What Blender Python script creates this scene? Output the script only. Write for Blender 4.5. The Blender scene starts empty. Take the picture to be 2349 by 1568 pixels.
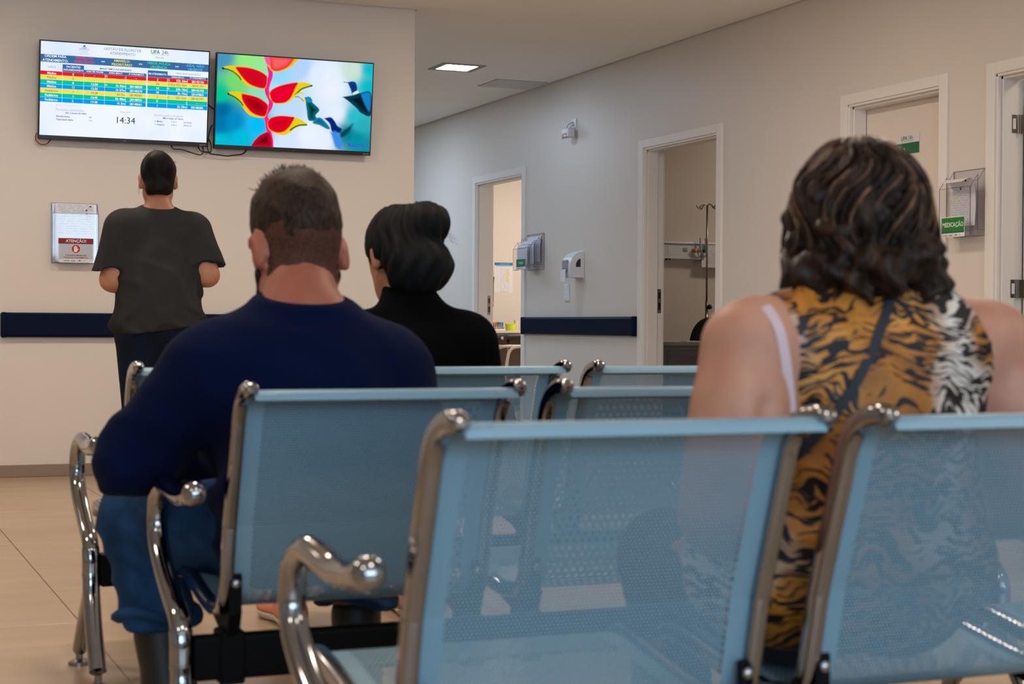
import bpy, bmesh, math, random
import numpy as np
from mathutils import Vector, Matrix

random.seed(7)
SC = bpy.context.scene
COL = SC.collection

# ------------------------------------------------------------------ camera
CAM_H = 0.865
FPX = 3830.0
def _n(a):
    a = np.array(a, float); return a / np.linalg.norm(a)
_dY = _n([-410 - 1174.5, 737 - 784.0, FPX])            # far direction of the right-hand wall
_dX = _n([10412 - 1174.5, 803 - 784.0, FPX]); _dX = _n(_dX - _dX.dot(_dY) * _dY)
_dZ = np.cross(_dX, _dY)
_R = np.stack([_dX, _dY, _dZ])
_right, _up, _back = _R @ [1, 0, 0], _R @ [0, -1, 0], _R @ [0, 0, -1]
cam_d = bpy.data.cameras.new('camera')
cam = bpy.data.objects.new('camera', cam_d); COL.objects.link(cam)
cam.matrix_world = Matrix(((_right[0], _up[0], _back[0], 0), (_right[1], _up[1], _back[1], 0),
                           (_right[2], _up[2], _back[2], CAM_H), (0, 0, 0, 1)))
cam_d.sensor_fit = 'HORIZONTAL'; cam_d.sensor_width = 36.0
cam_d.lens = FPX * 36.0 / 2349.0
cam_d.clip_start = 0.05; cam_d.clip_end = 200
cam_d.dof.use_dof = True; cam_d.dof.focus_distance = 9.6; cam_d.dof.aperture_fstop = 6.3
SC.camera = cam

# ------------------------------------------------------------------ world, exposure
SC.view_settings.view_transform = 'Standard'
SC.view_settings.look = 'None'
SC.view_settings.gamma = 1.0
SC.view_settings.use_curve_mapping = False
SC.view_settings.exposure = 0.0
W = bpy.data.worlds.new('daylight'); SC.world = W; W.use_nodes = True
_bg = W.node_tree.nodes['Background']
_bg.inputs[0].default_value = (0.60, 0.80, 1.0, 1); _bg.inputs[1].default_value = 0.5
try:
    SC.cycles.use_denoising = True
    SC.cycles.max_bounces = 6; SC.cycles.diffuse_bounces = 4; SC.cycles.glossy_bounces = 3
    SC.cycles.use_light_tree = False
    SC.cycles.use_adaptive_sampling = True; SC.cycles.adaptive_threshold = 0.05; SC.cycles.adaptive_min_samples = 8
    SC.cycles.transparent_max_bounces = 20; SC.cycles.sample_clamp_indirect = 6.0
    SC.cycles.caustics_reflective = False; SC.cycles.caustics_refractive = False
except Exception:
    pass
# daylight enters through the glazed entrance behind the waiting area
l = bpy.data.lights.new('window_daylight', 'AREA'); l.shape = 'RECTANGLE'; l.size = 6.6; l.size_y = 1.55
l.energy = 265; l.color = (0.54, 0.77, 1.0)
o = bpy.data.objects.new('window_daylight', l); COL.objects.link(o); o.location = (0.6, -3.62, 1.775); o.rotation_euler = (math.radians(90), 0, 0)
PW = 43.5     # warm ceiling panels of the waiting room
PC = 44.0      # cool panels in the hall behind the television wall
PR = 90.0     # exam room panel
WARM = (1.0, 0.845, 0.69); COOL = (0.59, 0.77, 1.0); EXAM = (1.0, 0.90, 0.79)

# ------------------------------------------------------------------ room measures (metres)
RX = 5.36           # right wall
TY = 9.70           # television wall
TXE = 3.357         # its free end
CZ = 2.795          # ceiling
WT = 0.145          # right wall thickness
BX, BY = -6.0, -3.4 # left wall and rear (entrance) wall
HY = 18.0           # end of the hall behind the television wall

# ------------------------------------------------------------------ materials
def s2l(c):
    return tuple(((x / 255.0) / 12.92 if x / 255.0 <= 0.04045 else (((x / 255.0) + 0.055) / 1.055) ** 2.4) for x in c)
MATS = {}
def mat(name, rgb=(200, 200, 200), rough=0.5, metal=0.0, spec=0.5, var=0.0, vscale=8.0, bump=0.0, bscale=60.0,
        coat=0.0, emis=None, estr=0.0, lin=None, sheen=0.0, sss=0.0, alpha=1.0):
    if name in MATS: return MATS[name]
    m = bpy.data.materials.new(name); m.use_nodes = True
    nt = m.node_tree; b = nt.nodes['Principled BSDF']
    c = lin if lin else s2l(rgb)
    b.inputs['Base Color'].default_value = (*c, 1)
    b.inputs['Roughness'].default_value = rough
    b.inputs['Metallic'].default_value = metal
    b.inputs['Specular IOR Level'].default_value = spec
    b.inputs['Coat Weight'].default_value = coat
    b.inputs['Sheen Weight'].default_value = sheen
    if sss: 
        b.inputs['Subsurface Weight'].default_value = sss
        b.inputs['Subsurface Radius'].default_value = (0.01, 0.004, 0.002)
    if emis is not None:
        b.inputs['Emission Color'].default_value = (*emis, 1); b.inputs['Emission Strength'].default_value = estr
    tc = nt.nodes.new('ShaderNodeTexCoord')
    if var > 0:
        n = nt.nodes.new('ShaderNodeTexNoise'); n.inputs['Scale'].default_value = vscale; n.inputs['Detail'].default_value = 5
        nt.links.new(tc.outputs['Object'], n.inputs['Vector'])
        r = nt.nodes.new('ShaderNodeMapRange'); r.inputs[1].default_value = 0.3; r.inputs[2].default_value = 0.7
        r.inputs[3].default_value = 1 - var; r.inputs[4].default_value = 1 + var
        nt.links.new(n.outputs['Fac'], r.inputs[0])
        mx = nt.nodes.new('ShaderNodeVectorMath'); mx.operation = 'SCALE'; mx.inputs[0].default_value = c
        nt.links.new(r.outputs[0], mx.inputs['Scale']); nt.links.new(mx.outputs[0], b.inputs['Base Color'])
    if bump > 0:
        n2 = nt.nodes.new('ShaderNodeTexNoise'); n2.inputs['Scale'].default_value = bscale; n2.inputs['Detail'].default_value = 3
        nt.links.new(tc.outputs['Object'], n2.inputs['Vector'])
        bp = nt.nodes.new('ShaderNodeBump'); bp.inputs['Strength'].default_value = bump; bp.inputs['Distance'].default_value = 0.004
        nt.links.new(n2.outputs['Fac'], bp.inputs['Height']); nt.links.new(bp.outputs[0], b.inputs['Normal'])
    MATS[name] = m
    return m
def emat(name, lin, strength=1.0):
    if name in MATS: return MATS[name]
    m = bpy.data.materials.new(name); m.use_nodes = True; nt = m.node_tree
    nt.nodes.remove(nt.nodes['Principled BSDF'])
    e = nt.nodes.new('ShaderNodeEmission'); e.inputs[0].default_value = (*lin, 1); e.inputs[1].default_value = strength
    nt.links.new(e.outputs[0], nt.nodes['Material Output'].inputs[0])
    MATS[name] = m; return m
def acrylic(name, tint=(0.968, 0.97, 0.98)):
    if name in MATS: return MATS[name]
    m = bpy.data.materials.new(name); m.use_nodes = True; nt = m.node_tree
    nt.nodes.remove(nt.nodes['Principled BSDF'])
    t = nt.nodes.new('ShaderNodeBsdfTransparent'); t.inputs[0].default_value = (*tint, 1)
    g = nt.nodes.new('ShaderNodeBsdfGlossy'); g.inputs['Roughness'].default_value = 0.06
    mx = nt.nodes.new('ShaderNodeMixShader'); mx.inputs[0].default_value = 0.05
    nt.links.new(t.outputs[0], mx.inputs[1]); nt.links.new(g.outputs[0], mx.inputs[2])
    nt.links.new(mx.outputs[0], nt.nodes['Material Output'].inputs[0])
    MATS[name] = m; return m

WALL = mat('wall_paint', (220, 211, 202), rough=0.42, spec=0.35, var=0.012, vscale=1.3, bump=0.03, bscale=140)
WALLR = WALL
CEIL = mat('ceiling_paint', (243, 243, 243), rough=0.85, spec=0.2, var=0.01, vscale=2)
WHITE = mat('white_lacquer', (232, 226, 220), rough=0.35, spec=0.4)
CHROME = mat('chrome', (156, 156, 158), rough=0.09, metal=1.0, var=0.03, vscale=40)
CHROME_S = mat('satin_steel', (150, 146, 142), rough=0.32, metal=1.0)
BLACK = mat('black_powder_coat', (7, 7, 8), rough=0.55, spec=0.1)
BLACKPL = mat('black_plastic', (14, 14, 16), rough=0.35)
PANEL = mat('grey_blue_perforated_steel', (121, 152, 168), rough=0.40, metal=0.1, spec=0.3)
NAVY = mat('navy_vinyl', (7, 19, 46), rough=0.5, spec=0.08, bump=0.05, bscale=300)
GROUT = mat('tile_grout', (118, 98, 78), rough=0.9)
PAPER = mat('paper', (228, 228, 236), rough=0.7)
ACR = acrylic('clear_acrylic')
ACRE = mat('acrylic_edge', (120, 122, 150), rough=0.2)

# ------------------------------------------------------------------ object helpers
def tag(o, label=None, cat=None, group=None, kind=None):
    if label: o['label'] = label
    if cat: o['category'] = cat
    if group: o['group'] = group
    if kind: o['kind'] = kind
    return o
def empty(name, loc=(0, 0, 0), rz=0.0, parent=None):
    o = bpy.data.objects.new(name, None); COL.objects.link(o); o.empty_display_size = 0.05
    o.location = loc; o.rotation_euler = (0, 0, rz)
    if parent: o.parent = parent
    return o
def mesh(name, verts, faces, m, parent=None, smooth=False, mats=None, fm=None):
    me = bpy.data.meshes.new(name)
    me.from_pydata([tuple(map(float, v)) for v in verts], [], [tuple(map(int, f)) for f in faces])
    for mm in (mats or [m]): me.materials.append(mm)
    if fm is not None: me.polygons.foreach_set('material_index', np.array(fm, dtype=np.int32))
    if smooth: me.polygons.foreach_set('use_smooth', [True] * len(me.polygons))
    me.update()
    o = bpy.data.objects.new(name, me); COL.objects.link(o)
    if parent: o.parent = parent
    return o
def inst(src, name=None, parent=None, loc=None):
    o = src.copy(); COL.objects.link(o)
    if parent is not None: o.parent = parent
    if loc is not None: o.location = loc
    return o
class MB:
    def __init__(s): s.v = []; s.f = []; s.m = []; s.cur = 0
    def mi(s, i): s.cur = i; return s
    def add(s, vs, fs):
        b = len(s.v); s.v += [tuple(map(float, v)) for v in vs]
        s.f += [tuple(b + i for i in f) for f in fs]; s.m += [s.cur] * len(fs); return s
    def box(s, x0, x1, y0, y1, z0, z1):
        v = [(x, y, z) for x in (x0, x1) for y in (y0, y1) for z in (z0, z1)]
        return s.add(v, [(0, 1, 3, 2), (4, 6, 7, 5), (0, 4, 5, 1), (2, 3, 7, 6), (0, 2, 6, 4), (1, 5, 7, 3)])
    def rbox(s, x0, x1, y0, y1, z0, z1, r=0.005, seg=2):
        bm = bmesh.new(); bmesh.ops.create_cube(bm, size=1)
        for v in bm.verts:
            v.co = Vector(((x0 + x1) / 2 + v.co.x * (x1 - x0), (y0 + y1) / 2 + v.co.y * (y1 - y0), (z0 + z1) / 2 + v.co.z * (z1 - z0)))
        bmesh.ops.bevel(bm, geom=bm.edges[:], offset=r, segments=seg, affect='EDGES', profile=0.5)
        s.bm(bm); return s
    def bm(s, bm):
        bm.verts.index_update()
        s.add([v.co[:] for v in bm.verts], [[v.index for v in f.verts] for f in bm.faces]); bm.free(); return s
    def sphere(s, c, r, seg=16, rings=10):
        r3 = (r, r, r) if isinstance(r, (int, float)) else r
        vs = [(c[0], c[1], c[2] + r3[2])]
        for i in range(1, rings):
            a = math.pi * i / rings
            for j in range(seg):
                t = 2 * math.pi * j / seg
                vs.append((c[0] + r3[0] * math.sin(a) * math.cos(t), c[1] + r3[1] * math.sin(a) * math.sin(t), c[2] + r3[2] * math.cos(a)))
        vs.append((c[0], c[1], c[2] - r3[2])); fs = []
        for j in range(seg): fs.append((0, 1 + j, 1 + (j + 1) % seg))
        for i in range(rings - 2):
            for j in range(seg):
                a = 1 + i * seg + j; b = 1 + i * seg + (j + 1) % seg
                fs.append((a, a + seg, b + seg, b))
        l = len(vs) - 1; o = 1 + (rings - 2) * seg
        for j in range(seg): fs.append((l, o + (j + 1) % seg, o + j))
        return s.add(vs, fs)
    def sweep(s, path, sec, closed_sec=True, cap=True, ref=(1, 0, 0), scale=None):
        """sec: list of (a,b): a along ref-ish side axis, b along the other normal"""
        P = [Vector(p) for p in path]; n = len(P); k = len(sec); vs = []
        side = Vector(ref)
        for i in range(n):
            t = (P[min(i + 1, n - 1)] - P[max(i - 1, 0)]).normalized()
            side = (side - side.dot(t) * t)
            if side.length < 1e-6: side = Vector((0, 1, 0)) - Vector((0, 1, 0)).dot(t) * t
            side.normalize(); nb = t.cross(side)
            sc = scale[i] if scale else 1.0
            for a, b in sec: vs.append(P[i] + side * (a * sc) + nb * (b * sc))
        fs = []
        for i in range(n - 1):
            for j in range(k if closed_sec else k - 1):
                j2 = (j + 1) % k
                fs.append((i * k + j, i * k + j2, (i + 1) * k + j2, (i + 1) * k + j))
        if cap and closed_sec:
            fs.append(tuple(range(k - 1, -1, -1))); fs.append(tuple((n - 1) * k + j for j in range(k)))
        return s.add(vs, fs)
    def tube(s, path, r, seg=12, cap=True, scale=None, ref=(1, 0, 0), ry=None):
        sec = [(r * math.cos(2 * math.pi * j / seg), (ry or r) * math.sin(2 * math.pi * j / seg)) for j in range(seg)]
        return s.sweep(path, sec, cap=cap, scale=scale, ref=ref)
    def cyl(s, a, b, r, r2=None, seg=16):
        return s.tube([a, b], r, seg, scale=[1.0, (r2 / r) if r2 is not None else 1.0], ref=(0.31, 0.53, 0.17))
    def prism(s, poly, axis, a0, a1):
        """poly 2-D, extruded along axis 0/1/2 from a0 to a1"""
        def pt(p, a):
            return (a, p[0], p[1]) if axis == 0 else ((p[0], a, p[1]) if axis == 1 else (p[0], p[1], a))
        k = len(poly); vs = [pt(p, a0) for p in poly] + [pt(p, a1) for p in poly]
        fs = [tuple(range(k)), tuple(range(2 * k - 1, k - 1, -1))] + [(i, k + i, k + (i + 1) % k, (i + 1) % k) for i in range(k)]
        return s.add(vs, fs)
    def build(s, name, m, parent=None, smooth=False, mats=None):
        o = mesh(name, s.v, s.f, m, parent, smooth, mats, s.m if mats else None)
        bm = bmesh.new(); bm.from_mesh(o.data); bmesh.ops.recalc_face_normals(bm, faces=bm.faces[:]); bm.to_mesh(o.data); bm.free()
        if smooth == 'auto':
            autosmooth(o)
        return o
def autosmooth(o, ang=35):
    bm = bmesh.new(); bm.from_mesh(o.data)
    for e in bm.edges:
        if len(e.link_faces) == 2: e.smooth = e.calc_face_angle(0) < math.radians(ang)
    for f in bm.faces: f.smooth = True
    bm.to_mesh(o.data); bm.free()
def catmull(pts, n=6):
    P = [np.array(p, float) for p in pts]; P = [2 * P[0] - P[1]] + P + [2 * P[-1] - P[-2]]; out = []
    for i in range(1, len(P) - 2):
        for j in range(n):
            t = j / n; a, b, c, d = P[i - 1], P[i], P[i + 1], P[i + 2]
            out.append(0.5 * ((2 * b) + (-a + c) * t + (2 * a - 5 * b + 4 * c - d) * t * t + (-a + 3 * b - 3 * c + d) * t ** 3))
    out.append(P[-2]); return out
def rsec(w, h, r, n=4):
    """rounded rectangle section"""
    out = []
    for cx, cy, a0 in ((w / 2 - r, h / 2 - r, 0), (-w / 2 + r, h / 2 - r, 90), (-w / 2 + r, -h / 2 + r, 180), (w / 2 - r, -h / 2 + r, 270)):
        for i in range(n + 1):
            a = math.radians(a0 + 90 * i / n); out.append((cx + r * math.cos(a), cy + r * math.sin(a)))
    return out

# ================================================================== STRUCTURE
# floor: large porcelain tiles on a grout bed
bed = MB().box(BX, RX + 4.0, BY, HY, -0.06, -0.004).build('floor', GROUT); tag(bed, 'beige polished porcelain tile floor', kind='structure')
def tile_mat():
    m = mat('porcelain_tile', (170, 146, 120), rough=0.30, spec=0.45)
    nt = m.node_tree; b = nt.nodes['Principled BSDF']
    g = nt.nodes.new('ShaderNodeNewGeometry')
    mp = nt.nodes.new('ShaderNodeMapping'); mp.inputs['Scale'].default_value = (0.6, 3.4, 1)
    n = nt.nodes.new('ShaderNodeTexNoise'); n.inputs['Scale'].default_value = 2.2; n.inputs['Detail'].default_value = 6
    nt.links.new(g.outputs['Position'], mp.inputs['Vector']); nt.links.new(mp.outputs[0], n.inputs['Vector'])
    cr = nt.nodes.new('ShaderNodeValToRGB')
    cr.color_ramp.elements[0].position = 0.3; cr.color_ramp.elements[0].color = (*s2l((164, 140, 114)), 1)
    cr.color_ramp.elements[1].position = 0.75; cr.color_ramp.elements[1].color = (*s2l((182, 158, 132)), 1)
    nt.links.new(n.outputs['Fac'], cr.inputs[0]); nt.links.new(cr.outputs[0], b.inputs['Base Color'])
    return m
TILE = tile_mat()
TP, TX0, TY0 = 0.60, 0.694, 4.93
def tile_mesh(gap=0.0032):
    s = TP - gap; b = MB(); b.rbox(-s / 2, s / 2, -s / 2, s / 2, -0.012, 0.0, 0.0012, 1)
    return b
_tm = tile_mesh(); _tsrc = None
_rest = MB()
for i in range(-12, 16):
    for j in range(-16, 24):
        cx, cy = TX0 + (i + 0.5) * TP, TY0 + (j + 0.5) * TP
        if cx < BX + 0.2 or cy < BY + 0.2 or cy > HY - 0.2: continue
        if cx > RX + 3.4: continue
        if -1 <= i <= 7 and -5 <= j <= 14:
            if _tsrc is None:
                _tsrc = _tm.build('tile', TILE, bed); o = _tsrc
            else:
                o = inst(_tsrc, parent=bed)
            o.location = (cx, cy, 0)
        else:
            s = TP / 2 - 0.0016
            _rest.box(cx - s, cx + s, cy - s, cy + s, -0.012, 0.0)
tag(_rest.build('tile_field', TILE, bed), kind='stuff')

# television wall, left wall, entrance wall, hall walls
o = MB().box(BX, TXE, TY, TY + 0.15, 0, CZ + 0.08).build('wall_left', WALL); tag(o, 'beige wall with two televisions', kind='structure')
o = MB().box(BX - 0.15, BX, BY, HY, 0, CZ + 0.08).build('wall_side', WALL); tag(o, kind='structure')
o = MB().box(BX, RX + 4, HY, HY + 0.15, 0, CZ + 0.08).build('wall_hall', WALL); tag(o, kind='structure')
# entrance wall behind the waiting area with a wide glazed opening
EX0, EX1, EZ0, EZ1 = -2.7, 3.9, 1.0, 2.55
b = MB(); b.box(BX, EX0, BY - 0.15, BY, 0, CZ + 0.08); b.box(EX1, RX, BY - 0.15, BY, 0, CZ + 0.08)
b.box(EX0, EX1, BY - 0.15, BY, EZ1, CZ + 0.08); b.box(EX0, EX1, BY - 0.15, BY, 0, EZ0)
o = b.build('wall_back', WALL); tag(o, kind='structure')
b = MB()
for k in range(7):
    x = EX0 + (EX1 - EX0) * k / 6
    b.box(x - 0.03, x + 0.03, BY - 0.11, BY - 0.05, EZ0, EZ1)
b.box(EX0, EX1, BY - 0.11, BY - 0.05, EZ0, EZ0 + 0.06); b.box(EX0, EX1, BY - 0.11, BY - 0.05, EZ1 - 0.06, EZ1)
o = b.build('window_1', mat('alu_frame', (190, 190, 190), rough=0.4, metal=0.6)); tag(o, kind='structure')

# ceiling with a thin shadow gap along the walls; a hole is left for nothing, fittings hang just under it
b = MB(); G = 0.014
b.box(BX + G, RX - G, BY + G, TY - G, CZ, CZ + 0.02)
b.box(BX + G, RX - G, TY + 0.15 + G, HY - G, CZ, CZ + 0.02)
b.box(TXE + G, RX - G, TY - G, TY + 0.15 + G, CZ, CZ + 0.02)
b.box(BX - 0.1, RX + 4, BY - 0.1, HY + 0.1, CZ + 0.08, CZ + 0.1)
b.box(RX + WT, RX + 4, BY, HY, CZ, CZ + 0.02)
o = b.build('ceiling', CEIL); tag(o, 'plain off-white plaster ceiling with shadow gap', kind='structure')

# right wall with four door openings (y0, y1) between the jambs
DOORS = [(12.735, 13.795), (9.487, 10.535), (7.160, 7.997), (5.72, 6.711)]
DH = 2.12
ys = [BY]
b = MB(); cur = HY
for (y0, y1) in DOORS:
    b.box(RX, RX + WT, y1, cur, 0, CZ + 0.08); b.box(RX, RX + WT, y0, y1, DH, CZ + 0.08); cur = y0
b.box(RX, RX + WT, BY, cur, 0, CZ + 0.08)
wall_r = b.build('wall_right', WALLR); tag(wall_r, 'long pale wall with doorways', kind='structure')
# partitions of the exam rooms behind the right wall
b = MB()
for y in (16.25, 12.45, 8.55, 6.85, 3.0): b.box(RX + WT, RX + 4, y, y + 0.1, 0, CZ)
b.box(RX + 4, RX + 4.1, BY, HY, 0, CZ)
o = b.build('wall_rooms', WALL); tag(o, kind='structure')
# casings and jambs
def doorframe(n, y0, y1):
    b = MB(); cw, ct, cp = 0.070, 0.060, 0.016
    x = RX - cp
    b.rbox(x, RX + 0.004, y1, y1 + cw, 0, DH + ct, 0.004); b.rbox(x, RX + 0.004, y0 - cw, y0, 0, DH + ct, 0.004)
    b.rbox(x, RX + 0.004, y0 - 0.001, y1 + 0.001, DH, DH + ct, 0.004)
    x2 = RX + WT + cp
    b.box(RX + WT - 0.004, x2, y1, y1 + cw, 0, DH + ct); b.box(RX + WT - 0.004, x2, y0 - cw, y0, 0, DH + ct); b.box(RX + WT - 0.004, x2, y0, y1, DH, DH + ct)
    # jambs with a rebate
    for (xa, xb, t) in ((RX - 0.006, RX + 0.018, 0.012), (RX + 0.018, RX + 0.100, 0.024), (RX + 0.100, RX + WT + 0.004, 0.010)):
        b.rbox(xa, xb, y1 - t, y1 + 0.002, 0, DH, 0.003, 1); b.rbox(xa, xb, y0 - 0.002, y0 + t, 0, DH, 0.003, 1)
        b.box(xa, xb, y0, y1, DH - t, DH + 0.002)
    o = b.build('trim_%d' % n, WHITE); tag(o, 'white door casing', kind='structure'); return o
frames = [doorframe(k + 1, *d) for k, d in enumerate(DOORS)]
# strike plates on the far jambs of the two open doors
def strike(parent, y, z):
    b = MB(); b.rbox(RX + 0.106, RX + 0.134, y - 0.003, y + 0.0005, z - 0.085, z + 0.085, 0.0008, 1)
    o = b.build('strike_plate', CHROME_S, parent)
    c = MB(); c.box(RX + 0.112, RX + 0.128, y - 0.0036, y - 0.003, z + 0.018, z + 0.062); c.box(RX + 0.112, RX + 0.128, y - 0.0036, y - 0.003, z - 0.062, z - 0.012)
    c.build('slot', BLACKPL, o)
strike(frames[0], DOORS[0][1] - 0.010, 1.045); strike(frames[1], DOORS[1][1] - 0.010, 1.045)
# closed leaf in the third doorway
y0, y1 = DOORS[2]
b = MB(); b.rbox(RX + 0.104, RX + 0.139, y0 + 0.012, y1 - 0.012, 0.006, DH - 0.012, 0.002, 1)
leaf3 = b.build('door_3', mat('door_leaf', (226, 216, 205), rough=0.42)); tag(leaf3, 'closed plain off-white door', kind='structure')
b = MB(); b.tube([(RX + 0.104, y0 + 0.07, 1.0), (RX + 0.05, y0 + 0.07, 1.0), (RX + 0.05, y0 + 0.19, 1.0)], 0.009, 10)
b.build('handle', CHROME_S, leaf3, True)
# open leaf in the fourth doorway, swung into the room, with hinges
y0, y1 = DOORS[3]
b = MB(); b.rbox(RX + WT + 0.012, RX + WT + 0.93, y1 - 0.045, y1 - 0.010, 0.006, DH - 0.012, 0.002, 1)
leaf4 = b.build('door_4', MATS['door_leaf']); tag(leaf4, 'open off-white door swung into the room', kind='structure')
for z in (0.30, 1.063, 1.877):
    b = MB(); ya = y1 - 0.024
    b.rbox(RX + 0.070, RX + 0.100, ya - 0.003, ya, z - 0.045, z + 0.045, 0.001, 1)
    b.cyl((RX + 0.105, ya - 0.008, z - 0.045), (RX + 0.105, ya - 0.008, z + 0.045), 0.006, seg=10)
    b.rbox(RX + 0.112, RX + 0.145, ya - 0.012, ya - 0.009, z - 0.045, z + 0.045, 0.001, 1)
    h = b.build('hinge', CHROME_S, frames[3])
    c = MB(); c.rbox(RX + 0.076, RX + 0.094, ya - 0.0036, ya - 0.003, z - 0.026, z + 0.026, 0.0002, 1); c.build('hinge_plate', WHITE, h)

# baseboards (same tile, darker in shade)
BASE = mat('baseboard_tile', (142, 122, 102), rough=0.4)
o = MB().rbox(BX, TXE + 0.008, TY - 0.010, TY, 0.0, 0.068, 0.002, 1).build('baseboard_left', BASE); tag(o, kind='structure')
b = MB(); cur = HY
for (y0, y1) in DOORS:
    b.box(RX - 0.008, RX, y1 + 0.075, cur, 0, 0.068); cur = y0 - 0.075
b.box(RX - 0.008, RX, BY, cur, 0, 0.068)
o = b.build('baseboard_right', BASE); tag(o, kind='structure')

# ceiling lights
LFRAME = mat('light_frame', (150, 146, 142), rough=0.6)
def ceiling_light(x, y, s, lin, strength, label, group=None):
    r = empty('ceiling_light', (x, y, CZ)); tag(r, label, 'ceiling light', group)
    b = MB(); w = s / 2 + 0.045; t = 0.045
    for (xa, xb, ya, yb) in ((-w, -w + t, -w, w), (w - t, w, -w, w), (-w + t, w - t, -w, -w + t), (-w + t, w - t, w - t, w)):
        b.box(xa, xb, ya, yb, -0.006, -0.0005)
    b.build('frame', LFRAME, r)
    e = emat('lamp_%.2f_%.2f' % (lin[2], strength), lin, strength)
    MB().add([(-s / 2, -s / 2, -0.004), (s / 2, -s / 2, -0.004), (s / 2, s / 2, -0.004), (-s / 2, s / 2, -0.004)], [(0, 3, 2, 1)]).build('diffuser', e, r)
    return r
ceiling_light(4.39, 11.72, 0.25, COOL, PC * 0.9, 'small square ceiling light glowing white in the hall beyond the television wall', 'hall ceiling lights')
for (x, y, w_) in ((1.0, 11.7, 'just behind the television wall'), (1.0, 14.5, 'deep in the hall'), (4.0, 14.6, 'near the bright exam room'), (-1.8, 12.6, 'at the far left of the hall')):
    ceiling_light(x, y, 0.55, COOL, PC, 'square cool-white hall ceiling light ' + w_, 'hall ceiling lights')
for (x, y) in ((-1.4, 0.8), (1.0, 0.8), (3.4, 0.8), (-1.4, 4.2), (1.0, 4.2), (3.4, 4.2), (-1.4, 7.5), (1.0, 7.5), (3.4, 7.5)):
    ceiling_light(x, y, 0.45, WARM, PW * (0.5 if y < 1 else 1.06), 'square warm ceiling light over the %s of the waiting room, %s row' % ({-1.4: 'left side', 1.0: 'middle', 3.4: 'right side'}[x], {0.8: 'rear', 4.2: 'centre', 7.5: 'front'}[y]), 'waiting room ceiling lights')
ceiling_light(7.2, 14.4, 0.5, EXAM, PR, 'square ceiling light inside the bright exam room')
ceiling_light(6.5, 5.7, 0.4, WARM, PW * 0.8, 'square ceiling light inside the nearest room')
# access hatch set into the ceiling
HX0, HX1, HY0, HY1 = 4.884, 5.325, 12.146, 12.575
b = MB(); b.rbox(HX0 + 0.008, HX1 - 0.008, HY0 + 0.008, HY1 - 0.008, CZ - 0.004, CZ + 0.0, 0.001, 1)
hat = b.build('ceiling_hatch', mat('hatch_white', (205, 206, 210), rough=0.6)); tag(hat, 'flat square access hatch in the ceiling by the right wall', 'hatch')
b = MB(); t = 0.008
for (xa, xb, ya, yb) in ((HX0, HX0 + t, HY0, HY1), (HX1 - t, HX1, HY0, HY1), (HX0 + t, HX1 - t, HY0, HY0 + t), (HX0 + t, HX1 - t, HY1 - t, HY1)):
    b.box(xa, xb, ya, yb, CZ - 0.0015, CZ - 0.0002)
b.build('frame', mat('hatch_gap', (110, 108, 106), rough=0.8), hat)

# navy bumper rails
def bumper(name, pts_axis, label):
    pass
def rail_section():
    # (out from wall, z) rounded slab profile
    return [(0, -0.069), (0.030, -0.069), (0.042, -0.064), (0.048, -0.054), (0.048, 0.054), (0.042, 0.064), (0.030, 0.069), (0, 0.069)]
def rail_x(x0, x1, z, label):       # on the television wall
    r = empty('bumper_rail', ((x0 + x1) / 2, TY, z)); tag(r, label, 'bumper rail')
    L = (x1 - x0) / 2
    b = MB(); b.prism([(-o_, zz) for o_, zz in rail_section()], 0, -L + 0.03, L - 0.03); b.build('cover', NAVY, r)
    for s in (-1, 1):
        c = MB(); c.rbox(min(s * L, s * (L - 0.034)), max(s * L, s * (L - 0.034)), -0.050, 0, -0.071, 0.071, 0.012, 3); c.build('end_cap', NAVY, r, 'auto')
    return r
def rail_y(y0, y1, z, label):       # on the right wall
    r = empty('bumper_rail', (RX, (y0 + y1) / 2, z)); tag(r, label, 'bumper rail')
    L = (y1 - y0) / 2
    b = MB(); b.prism([(-o_, zz) for o_, zz in rail_section()], 1, -L + 0.03, L - 0.03); b.build('cover', NAVY, r)
    for s in (-1, 1):
        c = MB(); c.rbox(-0.050, 0, min(s * L, s * (L - 0.034)), max(s * L, s * (L - 0.034)), -0.071, 0.071, 0.010, 3); c.build('end_cap', NAVY, r, 'auto')
    return r
rail_x(0.922, 3.25, 0.853, 'navy padded bumper rail on the wall under the televisions')
rail_y(10.605, 12.662, 0.866, 'navy padded bumper rail between the two open doorways')
rail_y(8.09, 9.405, 0.866, 'navy padded bumper rail just right of the doorway with the drip stand')

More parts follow.
